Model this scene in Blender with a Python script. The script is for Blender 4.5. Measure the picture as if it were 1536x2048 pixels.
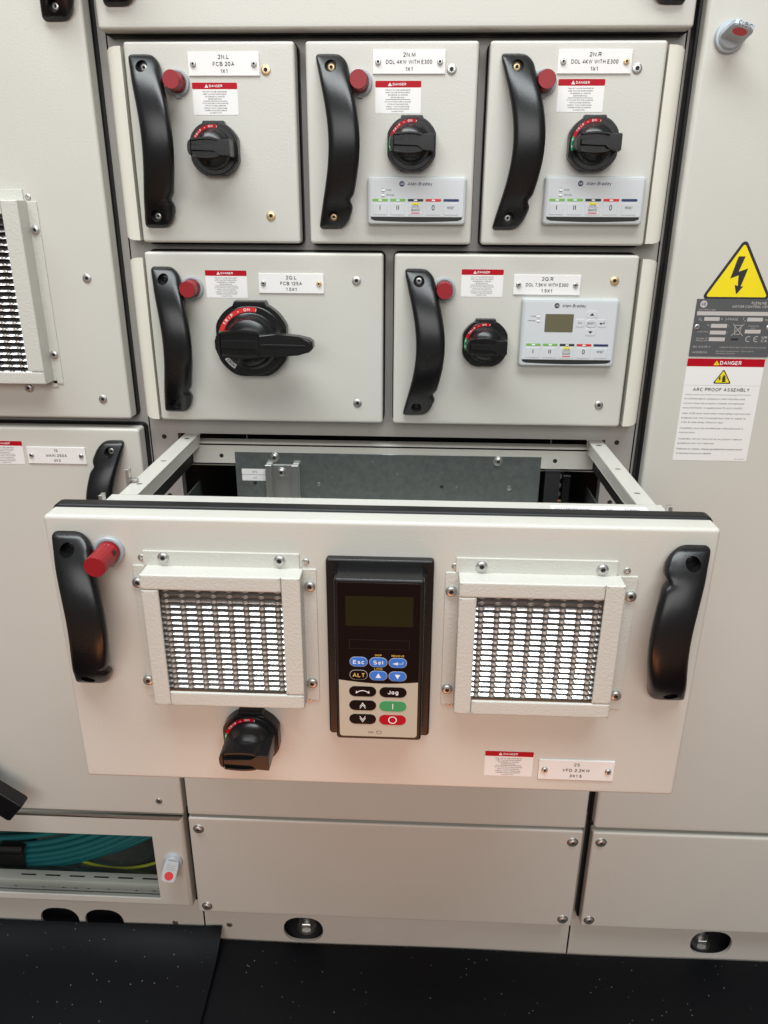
import bpy, bmesh, math, random
from mathutils import Matrix, Vector
random.seed(7)
S = bpy.context.scene
for o in list(bpy.data.objects): bpy.data.objects.remove(o)
K = 0.001                                                    # everything below is in millimetres

# ------------------------------------------------------------------ camera
def cam_axes(yaw, pitch, roll):
    f = Vector((-math.sin(yaw)*math.cos(pitch), math.cos(yaw)*math.cos(pitch), -math.sin(pitch)))
    r = Vector((math.cos(yaw), math.sin(yaw), 0)); u = r.cross(f)
    return (r*math.cos(roll)+u*math.sin(roll), u*math.cos(roll)-r*math.sin(roll), f)
cd = bpy.data.cameras.new('camera'); cam = bpy.data.objects.new('camera', cd)
S.collection.objects.link(cam); S.camera = cam
r_, u_, f_ = cam_axes(0.039453, 0.372921, 0.005938)
m = Matrix.Identity(4)
for i in range(3): m[i][0] = r_[i]; m[i][1] = u_[i]; m[i][2] = -f_[i]
m[0][3], m[1][3], m[2][3] = 0.31243, -0.89677, -0.17170
cam.matrix_world = m
cd.sensor_fit = 'VERTICAL'; cd.sensor_height = 36; cd.lens = 1497.78/2048*36
cd.clip_start = 0.02; cd.clip_end = 50
S.render.resolution_x = 768; S.render.resolution_y = 1024

# ------------------------------------------------------------------ light
W = bpy.data.worlds.new('World'); S.world = W; W.use_nodes = True
bg = W.node_tree.nodes['Background']
bg.inputs[0].default_value = (1.0, 0.925, 0.85, 1); bg.inputs[1].default_value = 0.19
def area(name, loc, target, sx, sy, power, col):
    l = bpy.data.lights.new(name, 'AREA'); l.shape = 'RECTANGLE'; l.size = sx; l.size_y = sy
    l.energy = power; l.color = col
    o = bpy.data.objects.new(name, l); S.collection.objects.link(o)
    o.location = loc; d = Vector(target)-Vector(loc)
    o.rotation_euler = d.to_track_quat('-Z', 'Y').to_euler(); return o
area('ceiling_lamp', (0.1, -0.92, 1.6), (0.2, -0.7, -1), 2.6, 0.7, 80, (0.92, 0.98, 1.0))
area('front_fill', (0.2, -4.2, 1.2), (0.3, 0, -0.7), 4.0, 1.6, 88, (0.97, 0.98, 0.97))  # added fill for the soft front light off the walls, no real lamp
area('warm_bounce_fill', (0.25, -0.80, -1.12), (0.25, -0.3, -0.55), 0.7, 0.26, 1.75, (1.0, 0.34, 0.12))  # added unseen fill standing in for warm bounce off orange clothing, no real lamp
S.view_settings.view_transform = 'Standard'; S.view_settings.look = 'None'
S.view_settings.exposure = -0.07; S.view_settings.gamma = 1.0
try: S.view_settings.use_curve_mapping = False
except Exception: pass
S.render.engine = 'CYCLES'

# ------------------------------------------------------------------ materials
def mat(name, col, rough=0.4, metal=0.0, bump=None, spec=0.5, mottle=None, coat=0.0, scratch=None):
    m = bpy.data.materials.new(name); m.use_nodes = True; nt = m.node_tree
    b = nt.nodes['Principled BSDF']
    b.inputs['Base Color'].default_value = (*col, 1); b.inputs['Roughness'].default_value = rough
    b.inputs['Metallic'].default_value = metal; b.inputs['Specular IOR Level'].default_value = spec
    b.inputs['Coat Weight'].default_value = coat
    tc = nt.nodes.new('ShaderNodeTexCoord')
    if bump:
        n = nt.nodes.new('ShaderNodeTexNoise'); n.inputs['Scale'].default_value = bump[0]; n.inputs['Detail'].default_value = bump[2] if len(bump) > 2 else 2
        bp = nt.nodes.new('ShaderNodeBump'); bp.inputs['Strength'].default_value = 1.0; bp.inputs['Distance'].default_value = bump[1]
        nt.links.new(tc.outputs['Object'], n.inputs['Vector']); nt.links.new(n.outputs['Fac'], bp.inputs['Height'])
        nt.links.new(bp.outputs['Normal'], b.inputs['Normal'])
    if mottle:
        n = nt.nodes.new('ShaderNodeTexNoise'); n.inputs['Scale'].default_value = mottle[0]; n.inputs['Detail'].default_value = 5
        r = nt.nodes.new('ShaderNodeMapRange'); r.inputs['To Min'].default_value = 1-mottle[1]; r.inputs['To Max'].default_value = 1+mottle[1]
        mx = nt.nodes.new('ShaderNodeMix'); mx.data_type = 'RGBA'; mx.blend_type = 'MULTIPLY'; mx.inputs['Factor'].default_value = 1
        mx.inputs['A'].default_value = (*col, 1)
        nt.links.new(tc.outputs['Object'], n.inputs['Vector']); nt.links.new(n.outputs['Fac'], r.inputs['Value'])
        nt.links.new(r.outputs['Result'], mx.inputs['B']); nt.links.new(mx.outputs['Result'], b.inputs['Base Color'])
        r2 = nt.nodes.new('ShaderNodeMapRange'); r2.inputs['To Min'].default_value = max(0.02, rough-0.07); r2.inputs['To Max'].default_value = rough+0.07
        nt.links.new(n.outputs['Fac'], r2.inputs['Value']); nt.links.new(r2.outputs['Result'], b.inputs['Roughness'])
    return m
PAINT = mat('powder_coat_light_grey', (0.575, 0.558, 0.505), 0.30, bump=(520, 0.00016), mottle=(7, 0.03))
PAINT2 = mat('powder_coat_coarse', (0.57, 0.56, 0.51), 0.38, bump=(420, 0.0004), mottle=(9, 0.03))
FRAME = mat('frame_paint_shaded', (0.40, 0.375, 0.35), 0.4, bump=(520, 0.00012), mottle=(6, 0.04))  # same paint as the panels, darkened to carry the shade on the frame
CREAM = mat('cream_plastic', (0.70, 0.67, 0.58), 0.38, mottle=(9, 0.05))
BLACK = mat('black_plastic', (0.006, 0.006, 0.0065), 0.28, spec=0.42, bump=(1400, 0.00003), mottle=(30, 0.2))
BLACKM = mat('black_matte', (0.010, 0.010, 0.010), 0.55)
RUBBER = mat('black_gasket', (0.006, 0.006, 0.007), 0.42, spec=0.3)
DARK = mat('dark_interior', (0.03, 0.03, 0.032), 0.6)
WHITE = mat('white_label', (0.80, 0.78, 0.76), 0.4)
WHITE2 = mat('white_overlay', (0.60, 0.61, 0.625), 0.32)
HOUS = mat('light_grey_plastic', (0.50, 0.52, 0.52), 0.38)
INK = mat('black_ink', (0.02, 0.02, 0.02), 0.5)
INKW = mat('white_ink', (0.85, 0.85, 0.85), 0.5)
INKC = mat('cream_ink', (0.55, 0.48, 0.38), 0.4)
REDI = mat('red_ink', (0.42, 0.002, 0.012), 0.45, spec=0.2)
REDL = mat('bright_red_ink', (0.62, 0.02, 0.02), 0.4)
GREENI = mat('green_ink', (0.02, 0.28, 0.10), 0.4)
LIME = mat('lime_ink', (0.18, 0.42, 0.08), 0.4)
NAVY = mat('navy_ink', (0.015, 0.03, 0.11), 0.4)
YELL = mat('yellow_ink', (0.85, 0.68, 0.01), 0.35)
YELT = mat('amber_ink', (0.75, 0.50, 0.08), 0.4)
BLUE = mat('blue_key', (0.02, 0.17, 0.62), 0.35)
REDP = mat('red_plastic', (0.27, 0.004, 0.010), 0.42, bump=(900, 0.00004))
GREYP = mat('grey_plastic_ring', (0.34, 0.37, 0.39), 0.38)
LATCH = mat('latch_grey_plastic', (0.45, 0.50, 0.54), 0.33)
STEEL = mat('zinc_steel', (0.55, 0.55, 0.53), 0.33, 0.9, bump=(900, 0.00006))
BRASS = mat('yellow_zinc', (0.78, 0.58, 0.34), 0.34, 0.85)
GALV = mat('galvanised_sheet', (0.27, 0.30, 0.29), 0.24, 0.7, mottle=(160, 0.22))
EXPM = mat('bright_expanded_metal', (0.90, 0.90, 0.89), 0.27, 1.0)
EXPD = mat('pocket_warm_reflection', (0.36, 0.28, 0.225), 0.45, 0.1)  # brown base colour stands in for warm reflections in the bare metal pockets
LCD = mat('lcd_olive', (0.13, 0.115, 0.065), 0.3)
LCDD = mat('lcd_dark_olive', (0.014, 0.012, 0.002), 0.2, spec=0.3)
GLOSSB = mat('gloss_black_overlay', (0.007, 0.003, 0.003), 0.16, spec=0.15)
KEYB = mat('beige_overlay', (0.48, 0.43, 0.34), 0.36)
PLATE = mat('grey_rating_plate', (0.085, 0.088, 0.092), 0.4)
SILV = mat('pale_field', (0.50, 0.46, 0.44), 0.4)
TEAL = mat('teal_cable_sheath', (0.012, 0.17, 0.185), 0.38)
YG = mat('yellow_green_sheath', (0.48, 0.50, 0.05), 0.4)
COPPER = mat('copper', (0.75, 0.33, 0.16), 0.3, 1.0)
def glass():
    m = bpy.data.materials.new('clear_pane'); m.use_nodes = True; nt = m.node_tree; nt.nodes.clear()
    o = nt.nodes.new('ShaderNodeOutputMaterial'); mx = nt.nodes.new('ShaderNodeMixShader'); t = nt.nodes.new('ShaderNodeBsdfTransparent')
    g = nt.nodes.new('ShaderNodeBsdfGlossy'); g.inputs['Roughness'].default_value = 0.03; g.inputs['Color'].default_value = (0.9, 0.9, 0.9, 1)
    t.inputs['Color'].default_value = (0.90, 0.92, 0.91, 1)
    mx.inputs[0].default_value = 0.06
    nt.links.new(t.outputs[0], mx.inputs[1]); nt.links.new(g.outputs[0], mx.inputs[2])
    nt.links.new(mx.outputs[0], o.inputs[0]); return m
GLASS = glass()
def matfloor():
    m = mat('speckled_rubber', (0.005, 0.0055, 0.007), 0.5, bump=(700, 0.00012), spec=0.14); nt = m.node_tree; b = nt.nodes['Principled BSDF']
    tc = nt.nodes.new('ShaderNodeTexCoord')
    v = nt.nodes.new('ShaderNodeTexVoronoi'); v.inputs['Scale'].default_value = 105; v.inputs['Randomness'].default_value = 1
    lt = nt.nodes.new('ShaderNodeMath'); lt.operation = 'LESS_THAN'; lt.inputs[1].default_value = 0.068
    s = nt.nodes.new('ShaderNodeSeparateColor'); g = nt.nodes.new('ShaderNodeMath'); g.operation = 'GREATER_THAN'; g.inputs[1].default_value = 0.5
    n = nt.nodes.new('ShaderNodeTexNoise'); n.inputs['Scale'].default_value = 14; n.inputs['Detail'].default_value = 3
    p = nt.nodes.new('ShaderNodeMapRange'); p.inputs['From Min'].default_value = 0.36; p.inputs['From Max'].default_value = 0.58
    mu = nt.nodes.new('ShaderNodeMath'); mu.operation = 'MULTIPLY'; mu2 = nt.nodes.new('ShaderNodeMath'); mu2.operation = 'MULTIPLY'
    mx = nt.nodes.new('ShaderNodeMix'); mx.data_type = 'RGBA'; mx.inputs['A'].default_value = (0.005, 0.0055, 0.007, 1); mx.inputs['B'].default_value = (0.42, 0.42, 0.42, 1)
    L = nt.links.new
    L(tc.outputs['Object'], v.inputs['Vector']); L(tc.outputs['Object'], n.inputs['Vector'])
    L(v.outputs['Distance'], lt.inputs[0]); L(v.outputs['Color'], s.inputs[0]); L(s.outputs[0], g.inputs[0])
    L(lt.outputs[0], mu.inputs[0]); L(g.outputs[0], mu.inputs[1]); L(n.outputs['Fac'], p.inputs['Value'])
    L(mu.outputs[0], mu2.inputs[0]); L(p.outputs[0], mu2.inputs[1]); L(mu2.outputs[0], mx.inputs['Factor']); L(mx.outputs['Result'], b.inputs['Base Color'])
    return m
MATF = matfloor()
CONC = mat('brown_floor_coating', (0.30, 0.15, 0.09), 0.5, mottle=(4, 0.15))

# ------------------------------------------------------------------ mesh builder. local frame: u right, v down, h out of the face (towards the viewer)
def P(u, v, h): return (u*K, -h*K, -v*K)
_tx = {}
def AR(cx, cy, rx, ry, a0, a1, n=None):
    n = n or max(4, int(abs(a1-a0)/20)); return [(cx+rx*math.cos(math.radians(a0+(a1-a0)*i/n)), cy+ry*math.sin(math.radians(a0+(a1-a0)*i/n))) for i in range(n+1)]
_bowl = lambda x: AR(.27+x, .36, .27, .36, 0, 360)
GL_ = {  # centre lines, capitals one unit high; (width, strokes)
 'A': (.8, [[(0,0),(.4,1),(.8,0)],[(.15,.33),(.65,.33)]]), 'B': (.68, [[(0,0),(0,1),(.36,1)]+AR(.36,.765,.26,.235,90,-90)+[(0,.53)],[(.36,.53)]+AR(.38,.265,.3,.265,90,-90)+[(0,0)]]),
 'C': (.78, [AR(.43,.5,.43,.5,48,312)]), 'D': (.74, [[(0,0),(0,1),(.3,1)]+AR(.3,.5,.44,.5,90,-90)+[(0,0)]]), 'E': (.6, [[(.6,1),(0,1),(0,0),(.62,0)],[(0,.52),(.54,.52)]]),
 'F': (.56, [[(.58,1),(0,1),(0,0)],[(0,.5),(.5,.5)]]), 'G': (.84, [AR(.43,.5,.43,.5,48,300)+[(.84,.14),(.84,.46),(.48,.46)]]), 'H': (.68, [[(0,0),(0,1)],[(.68,0),(.68,1)],[(0,.52),(.68,.52)]]),
 'I': (.0, [[(0,0),(0,1)]]), 'J': (.5, [[(.5,1),(.5,.28)]+AR(.26,.26,.24,.26,0,-180)]), 'K': (.7, [[(0,0),(0,1)],[(.66,1),(0,.36)],[(.2,.56),(.7,0)]]), 'L': (.54, [[(0,1),(0,0),(.56,0)]]),
 'M': (.82, [[(0,0),(0,1),(.41,.1),(.82,1),(.82,0)]]), 'N': (.68, [[(0,0),(0,1),(.68,0),(.68,1)]]), 'O': (.88, [AR(.44,.5,.44,.5,0,360)]), 'P': (.64, [[(0,0),(0,1),(.38,1)]+AR(.38,.73,.27,.27,90,-90)+[(0,.46)]]),
 'Q': (.88, [AR(.44,.5,.44,.5,0,360),[(.5,.25),(.86,-.04)]]), 'R': (.68, [[(0,0),(0,1),(.38,1)]+AR(.38,.74,.27,.26,90,-90)+[(0,.48)],[(.38,.48),(.67,0)]]),
 'S': (.64, [AR(.32,.75,.28,.25,25,270)+AR(.32,.25,.32,.25,90,-155)[1:]]), 'T': (.66, [[(0,1),(.66,1)],[(.33,1),(.33,0)]]), 'U': (.68, [[(0,1),(0,.32)]+AR(.34,.33,.34,.33,180,360)+[(.68,1)]]),
 'V': (.74, [[(0,1),(.37,0),(.74,1)]]), 'W': (1.1, [[(0,1),(.28,0),(.55,1),(.82,0),(1.1,1)]]), 'X': (.7, [[(0,1),(.7,0)],[(0,0),(.7,1)]]), 'Y': (.72, [[(0,1),(.36,.45),(.72,1)],[(.36,.45),(.36,0)]]), 'Z': (.64, [[(0,1),(.64,1),(0,0),(.66,0)]]),
 '0': (.58, [AR(.29,.5,.29,.5,0,360)]), '1': (.28, [[(0,.76),(.28,1),(.28,0)]]), '2': (.58, [AR(.29,.72,.28,.28,165,-35)+[(0,0),(.6,0)]]), '3': (.58, [AR(.28,.75,.26,.25,155,-90)+AR(.28,.27,.3,.27,85,-155)]),
 '4': (.62, [[(.46,0),(.46,1),(0,.3),(.64,.3)]]), '5': (.58, [[(.54,1),(.1,1),(.04,.5)]+AR(.28,.32,.3,.32,130,-150)]), '6': (.58, [AR(.29,.31,.29,.31,0,360),AR(.6,.3,.6,.68,180,100)]), '7': (.56, [[(0,1),(.58,1),(.2,0)]]),
 '8': (.58, [AR(.29,.76,.24,.24,0,360),AR(.29,.27,.29,.27,0,360)]), '9': (.58, [AR(.29,.69,.29,.31,0,360),AR(-.02,.7,.6,.68,0,-80)]),
 'a': (.52, [AR(.27,.52,.24,.2,160,20)+[(.5,.45),(.5,0)],[(.5,.42),(.25,.4)]+AR(.22,.2,.22,.2,90,330)+[(.5,.2)]]), 'b': (.54, [[(0,0),(0,1)],_bowl(0)]), 'c': (.5, [AR(.28,.36,.28,.36,45,315)]), 'd': (.54, [[(.54,0),(.54,1)],_bowl(0)]),
 'e': (.54, [[(.02,.38),(.54,.38)]+AR(.28,.36,.26,.36,5,310)]), 'f': (.32, [[(.12,0),(.12,.8)]+AR(.3,.8,.18,.2,180,90),[(0,.68),(.32,.68)]]), 'g': (.54, [_bowl(0),[(.54,.72),(.54,-.06)]+AR(.27,-.06,.27,.22,0,-150)]), 'h': (.5, [[(0,0),(0,1)],[(0,.42)]+AR(.25,.44,.25,.28,180,0)+[(.5,0)]]),
 'i': (0, [[(0,0),(0,.72)],[(0,.9),(0,1.02)]]), 'l': (0, [[(0,0),(0,1)]]), 'k': (.5, [[(0,0),(0,1)],[(.46,.72),(0,.28)],[(.16,.42),(.5,0)]]), 'm': (.84, [[(0,0),(0,.72)],[(0,.42)]+AR(.21,.46,.21,.26,180,0)+[(.42,0)],[(.42,.42)]+AR(.63,.46,.21,.26,180,0)+[(.84,0)]]),
 'n': (.5, [[(0,0),(0,.72)],[(0,.42)]+AR(.25,.44,.25,.28,180,0)+[(.5,0)]]), 'o': (.54, [_bowl(0)]), 'p': (.54, [[(0,-.28),(0,.72)],_bowl(0)]), 'q': (.54, [[(.54,-.28),(.54,.72)],_bowl(0)]), 'r': (.3, [[(0,0),(0,.72)],[(0,.42)]+AR(.24,.42,.24,.3,180,80)]),
 's': (.46, [AR(.23,.54,.2,.18,25,270)+AR(.23,.18,.23,.18,90,-155)[1:]]), 't': (.3, [[(.13,.92),(.13,.16)]+AR(.27,.14,.14,.14,180,280),[(0,.7),(.32,.7)]]), 'u': (.5, [[(0,.72),(0,.28)]+AR(.25,.28,.25,.28,180,360)+[(.5,.72)],[(.5,.4),(.5,0)]]),
 'v': (.5, [[(0,.72),(.25,0),(.5,.72)]]), 'w': (.78, [[(0,.72),(.2,0),(.39,.72),(.58,0),(.78,.72)]]), 'x': (.5, [[(0,.72),(.5,0)],[(0,0),(.5,.72)]]), 'y': (.5, [[(0,.72),(.26,0)],[(.5,.72),(.2,-.24),(.05,-.26)]]), 'j': (.15, [[(.15,.72),(.15,-.1),(0,-.26)],[(.15,.9),(.15,1.02)]]), 'z': (.45, [[(0,.7),(.45,.7),(0,0),(.46,0)]]),
 '.': (0, [[(0,0),(0,.12)]]), ',': (0, [[(0,.1),(-.05,-.14)]]), '-': (.34, [[(0,.38),(.34,.38)]]), '+': (.5, [[(0,.45),(.5,.45)],[(.25,.2),(.25,.7)]]), "'": (0, [[(0,1),(0,.74)]]), ':': (0, [[(0,0),(0,.12)],[(0,.55),(0,.67)]]), '/': (.34, [[(0,-.05),(.34,1.05)]]),
 '!': (0, [[(0,1),(0,.32)],[(0,0),(0,.12)]]), '&': (.74, [[(.74,0),(.2,.62)]+AR(.36,.8,.2,.2,200,-30)+[(.1,.42)]+AR(.28,.24,.26,.24,140,320)+[(.7,.5)]]),
}
def ribbon(pts, w):
    q = [pts[0]]
    for p in pts[1:]:
        if math.hypot(p[0]-q[-1][0], p[1]-q[-1][1]) > 1e-4: q.append(p)
    closed = len(q) > 3 and math.hypot(q[0][0]-q[-1][0], q[0][1]-q[-1][1]) < 1e-3
    if closed: q = q[:-1]
    n = len(q); V = []; F = []
    for i in range(n):
        p = Vector(q[i]); a = Vector(q[i-1]) if (i or closed) else None; c = Vector(q[(i+1) % n]) if (i < n-1 or closed) else None
        d0 = (p-a).normalized() if a is not None else None; d1 = (c-p).normalized() if c is not None else None
        d0 = d0 or d1; d1 = d1 or d0
        n0 = Vector((-d0.y, d0.x)); n1 = Vector((-d1.y, d1.x)); mm = (n0+n1)
        mm = mm.normalized() if mm.length > 1e-3 else n0
        k = min(1.9, 1/max(0.3, mm.dot(n0)))*w/2
        V += [(p.x+mm.x*k, p.y+mm.y*k), (p.x-mm.x*k, p.y-mm.y*k)]
    for i in range(n if closed else n-1): j = (i+1) % n; F.append((2*i, 2*i+1, 2*j+1, 2*j))
    return V, F
def text_mesh(s, bold):
    key = (s, bold)
    if key not in _tx:
        t = 0.175 if bold else 0.125; x = 0; V = []; F = []; k = 0
        for ch in s:
            if ch == ' ': x += 0.42; continue
            w, st = GL_[ch]
            for pl in st:
                v, f = ribbon([(x+t/2+p[0]*0.94, t/2+p[1]*(1-t)) for p in pl], t); b = len(V)
                V += [(a, c, 0.011*(k % 7)) for a, c in v]; F += [tuple(i+b for i in ff) for ff in f]; k += 1
            x += w*0.94+t+(0.2 if bold else 0.18)
        _tx[key] = (V, F)
    return _tx[key]
CAPH = 1.0
class MB:
    def __init__(s): s.V = []; s.F = []; s.M = []; s.mats = []
    def mi(s, m):
        if m not in s.mats: s.mats.append(m)
        return s.mats.index(m)
    def raw(s, V, F, m):
        b = len(s.V); s.V += V; i = s.mi(m)
        for f in F: s.F.append(tuple(x+b for x in f)); s.M.append(i)
    def bm(s, b, m, T=None):
        bmesh.ops.recalc_face_normals(b, faces=b.faces)
        b.verts.index_update()
        V = [tuple(T(v.co)) if T else tuple(v.co) for v in b.verts]
        s.raw(V, [[v.index for v in f.verts] for f in b.faces], m); b.free()
    def prism(s, poly, h0, h1, m, bev=0, seg=2, side=0, top=True, cf=None):
        """poly in (u,v); bev bevels the front rim, side bevels the vertical corners first"""
        b = bmesh.new(); n = len(poly)
        lo = [b.verts.new(P(u, v, h0)) for u, v in poly]; hi = [b.verts.new(P(u, v, h1)) for u, v in poly]
        b.faces.new(lo); tf = b.faces.new(hi)
        sides = []
        for i in range(n):
            j = (i+1) % n; b.faces.new((lo[i], lo[j], hi[j], hi[i])); 
        b.edges.ensure_lookup_table()
        if side:
            ed = [e for e in b.edges if abs(e.verts[0].co.y-e.verts[1].co.y) > abs(h1-h0)*K*0.9]
            bmesh.ops.bevel(b, geom=ed, offset=side*K, segments=4, affect='EDGES', profile=0.5)
        if bev:
            y1 = -h1*K
            ed = [e for e in b.edges if abs(e.verts[0].co.y-y1) < 1e-7 and abs(e.verts[1].co.y-y1) < 1e-7]
            bmesh.ops.bevel(b, geom=ed, offset=bev*K, segments=seg, affect='EDGES', profile=0.5)
            if side:
                b.normal_update(); cap = max((f for f in b.faces if abs(f.normal.y) > 0.999 and abs(f.calc_center_median().y-y1) < 1e-6), key=lambda f: f.calc_area())
                vs = [l.vert for l in cap.loops]; xs = [q.co.x for q in vs]; zs = [q.co.z for q in vs]; d = (side+1.0)*K
                bmesh.ops.delete(b, geom=[cap], context='FACES_ONLY')
                ic = [b.verts.new((x, y1, z)) for x, z in ((min(xs)+d, min(zs)+d), (max(xs)-d, min(zs)+d), (max(xs)-d, max(zs)-d), (min(xs)+d, max(zs)-d))]
                near = [min(range(4), key=lambda c: (ic[c].co-q.co).length) for q in vs]
                for i in range(len(vs)):
                    j = (i+1) % len(vs)
                    if near[i] == near[j]: b.faces.new((vs[i], vs[j], ic[near[i]]))
                    else: b.faces.new((vs[i], vs[j], ic[near[j]], ic[near[i]]))
                b.faces.new(ic)
        s.bm(b, m)
    def box(s, u0, u1, v0, v1, h0, h1, m, bev=0, seg=2, side=0):
        s.prism([(u0, v0), (u1, v0), (u1, v1), (u0, v1)], h0, h1, m, bev, seg, side)
    def boxall(s, u0, u1, v0, v1, h0, h1, m, bev=0.5, seg=2):
        b = bmesh.new(); bmesh.ops.create_cube(b, size=1)
        for v in b.verts:
            v.co = Vector(P((u0+u1)/2+v.co.x*(u1-u0), (v0+v1)/2+v.co.z*(v1-v0), (h0+h1)/2+v.co.y*(h1-h0)))
        if bev: bmesh.ops.bevel(b, geom=b.edges[:], offset=bev*K, segments=seg, affect='EDGES', profile=0.5)
        s.bm(b, m)
    def sheet(s, poly, h, m): s.raw([P(u, v, h) for u, v in poly], [tuple(range(len(poly)))], m)
    def rect(s, u0, u1, v0, v1, h, m, r=0): s.sheet(rrect(u0, u1, v0, v1, r), h, m)
    def disc(s, u, v, r, h, m, n=24, a0=0): s.sheet([(u+r*math.cos(a0+2*math.pi*i/n), v+r*math.sin(a0+2*math.pi*i/n)) for i in range(n)], h, m)
    def ring(s, u, v, r0, r1, h, m, a0=0, a1=360, n=32):
        V = []; F = []
        for i in range(n+1):
            a = math.radians(a0+(a1-a0)*i/n)
            V += [P(u+r0*math.cos(a), v-r0*math.sin(a), h), P(u+r1*math.cos(a), v-r1*math.sin(a), h)]
        for i in range(n): F.append((2*i, 2*i+1, 2*i+3, 2*i+2))
        s.raw(V, F, m)
    def lathe(s, u, v, prof, m, n=32, rf=None, cap=True):
        """prof [(r,h)...]"""
        V = []; F = []; L = len(prof)
        for r, h in prof:
            for i in range(n):
                a = 2*math.pi*i/n; rr = r*(rf(a, h) if rf else 1)
                V.append(P(u+rr*math.cos(a), v+rr*math.sin(a), h))
        for k in range(L-1):
            for i in range(n):
                j = (i+1) % n; F.append((k*n+i, k*n+j, (k+1)*n+j, (k+1)*n+i))
        if cap: F.append(tuple(range((L-1)*n, L*n)))
        s.raw(V, F, m)
    def tube(s, pts, r, m, n=10, flat=1):
        V = []; F = []; N = len(pts); vs = [Vector(P(*p)) for p in pts]
        for k, p in enumerate(vs):
            t = (vs[min(k+1, N-1)]-vs[max(k-1, 0)]).normalized(); a = Vector((0, -1, 0)); a = (a-t*a.dot(t)).normalized(); c = t.cross(a)
            for i in range(n):
                q = 2*math.pi*i/n; V.append(tuple(p+(a*math.cos(q)*flat+c*math.sin(q))*r*K))
        for k in range(N-1):
            for i in range(n): j = (i+1) % n; F.append((k*n+i, k*n+j, (k+1)*n+j, (k+1)*n+i))
        F.append(tuple(range(n))); F.append(tuple(range((N-1)*n, N*n))); s.raw(V, F, m)
    def text(s, t, u, v, cap, h, m, al='c', w=None, bold=False, it=0, rot=0, vc=True, narrow=1):
        """v = centre of the capitals; cap = height of the capitals"""
        V, F = text_mesh(t, bold)
        if not V: return
        x0 = min(p[0] for p in V); x1 = max(p[0] for p in V); k = cap/CAPH
        kx = k*narrow if w is None else w/max(1e-6, (x1-x0)); wd = (x1-x0)*kx
        off = {'c': -wd/2, 'l': 0, 'r': -wd}[al]; c, sn = math.cos(rot), math.sin(rot); out = []
        for x, y, z in V:
            a = (x-x0)*kx+off+it*(y*k-cap/2); b = y*k-cap/2
            out.append(P(u+a*c-b*sn, v-(a*sn+b*c), h+z))
        s.raw(out, F, m)
    def build(s, name, parent=None, loc=None, smooth=32):
        me = bpy.data.meshes.new(name); me.from_pydata(s.V, [], s.F)
        for mm in s.mats: me.materials.append(mm)
        me.polygons.foreach_set('material_index', s.M); me.polygons.foreach_set('use_smooth', [True]*len(s.F)); me.update()
        me.set_sharp_from_angle(angle=math.radians(smooth))
        if len(s.F) < 9000: me = wnorm(me, name)
        return link(name, me, parent, loc)
def wnorm(me, name):
    """face-area weighted corner normals, so wide flat faces stay flat beside their bevels"""
    t = bpy.data.objects.new('t', me); S.collection.objects.link(t); md = t.modifiers.new('w', 'WEIGHTED_NORMAL'); md.weight = 100; md.keep_sharp = True; md.mode = 'FACE_AREA'
    dg = bpy.context.evaluated_depsgraph_get(); m2 = bpy.data.meshes.new_from_object(t.evaluated_get(dg)); m2.name = name
    bpy.data.objects.remove(t); bpy.data.meshes.remove(me); m2.name = name; return m2
def link(name, me, parent=None, loc=None, rot=None):
    o = bpy.data.objects.new(name, me); S.collection.objects.link(o)
    if parent: o.parent = parent
    if loc: o.location = P(*loc)
    if rot: o.rotation_euler = rot
    return o
def rrect(u0, u1, v0, v1, r, n=4):
    if r <= 0: return [(u0, v0), (u1, v0), (u1, v1), (u0, v1)]
    o = []
    for cx, cy, a in ((u1-r, v0+r, -90), (u1-r, v1-r, 0), (u0+r, v1-r, 90), (u0+r, v0+r, 180)):
        for i in range(n+1):
            q = math.radians(a+90*i/n); o.append((cx+r*math.cos(q), cy+r*math.sin(q)))
    return o
def tag(o, label, cat, group=None):
    o['label'] = label; o['category'] = cat
    if group: o['group'] = group
    return o
def thing(name, label, cat, loc, group=None):
    o = bpy.data.objects.new(name, None); S.collection.objects.link(o); o.location = P(*loc); o.empty_display_size = 0.05
    return tag(o, label, cat, group)
_cache = {}
def shared(key, name, fn, parent, loc, rot=None):
    """one mesh per kind, an object of its own per instance"""
    if key not in _cache:
        mb = MB(); fn(mb); o = mb.build(name, parent, loc); _cache[key] = o.data
        if rot: o.rotation_euler = rot
        return o
    return link(name, _cache[key], parent, loc, rot)

# ------------------------------------------------------------------ small repeated parts
def screw_fn(r, hh, m, washer=0, pocket=0.42):
    def f(b):
        h0 = 0
        if washer: b.lathe(0, 0, [(washer, -0.4), (washer, 0.7), (washer-0.4, 1.0), (r*0.6, 1.0)], m, 24); h0 = 0.9
        b.lathe(0, 0, [(r, h0-0.5), (r, h0+hh*0.35), (r*0.92, h0+hh*0.72), (r*0.74, h0+hh*0.95), (r*pocket+0.15, h0+hh)], m, 24, cap=False)
        star = lambda a, h: 1+0.16*math.cos(6*a)
        n = 24; V = []; F = []
        lv = [(r*pocket+0.15, h0+hh, False), (r*pocket, h0+hh-0.05, True), (r*pocket*0.92, h0+hh-1.3, True)]
        for rr, h, st in lv:
            for i in range(n):
                a = 2*math.pi*i/n; q = rr*(star(a, h) if st else 1); V.append(P(q*math.cos(a), q*math.sin(a), h))
        for k in range(2):
            for i in range(n): j = (i+1) % n; F.append((k*n+i, k*n+j, (k+1)*n+j, (k+1)*n+i))
        b.raw(V, F, m); b.raw([V[2*n+i] for i in range(n)], [tuple(range(n))], BLACKM)
    return f
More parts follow.
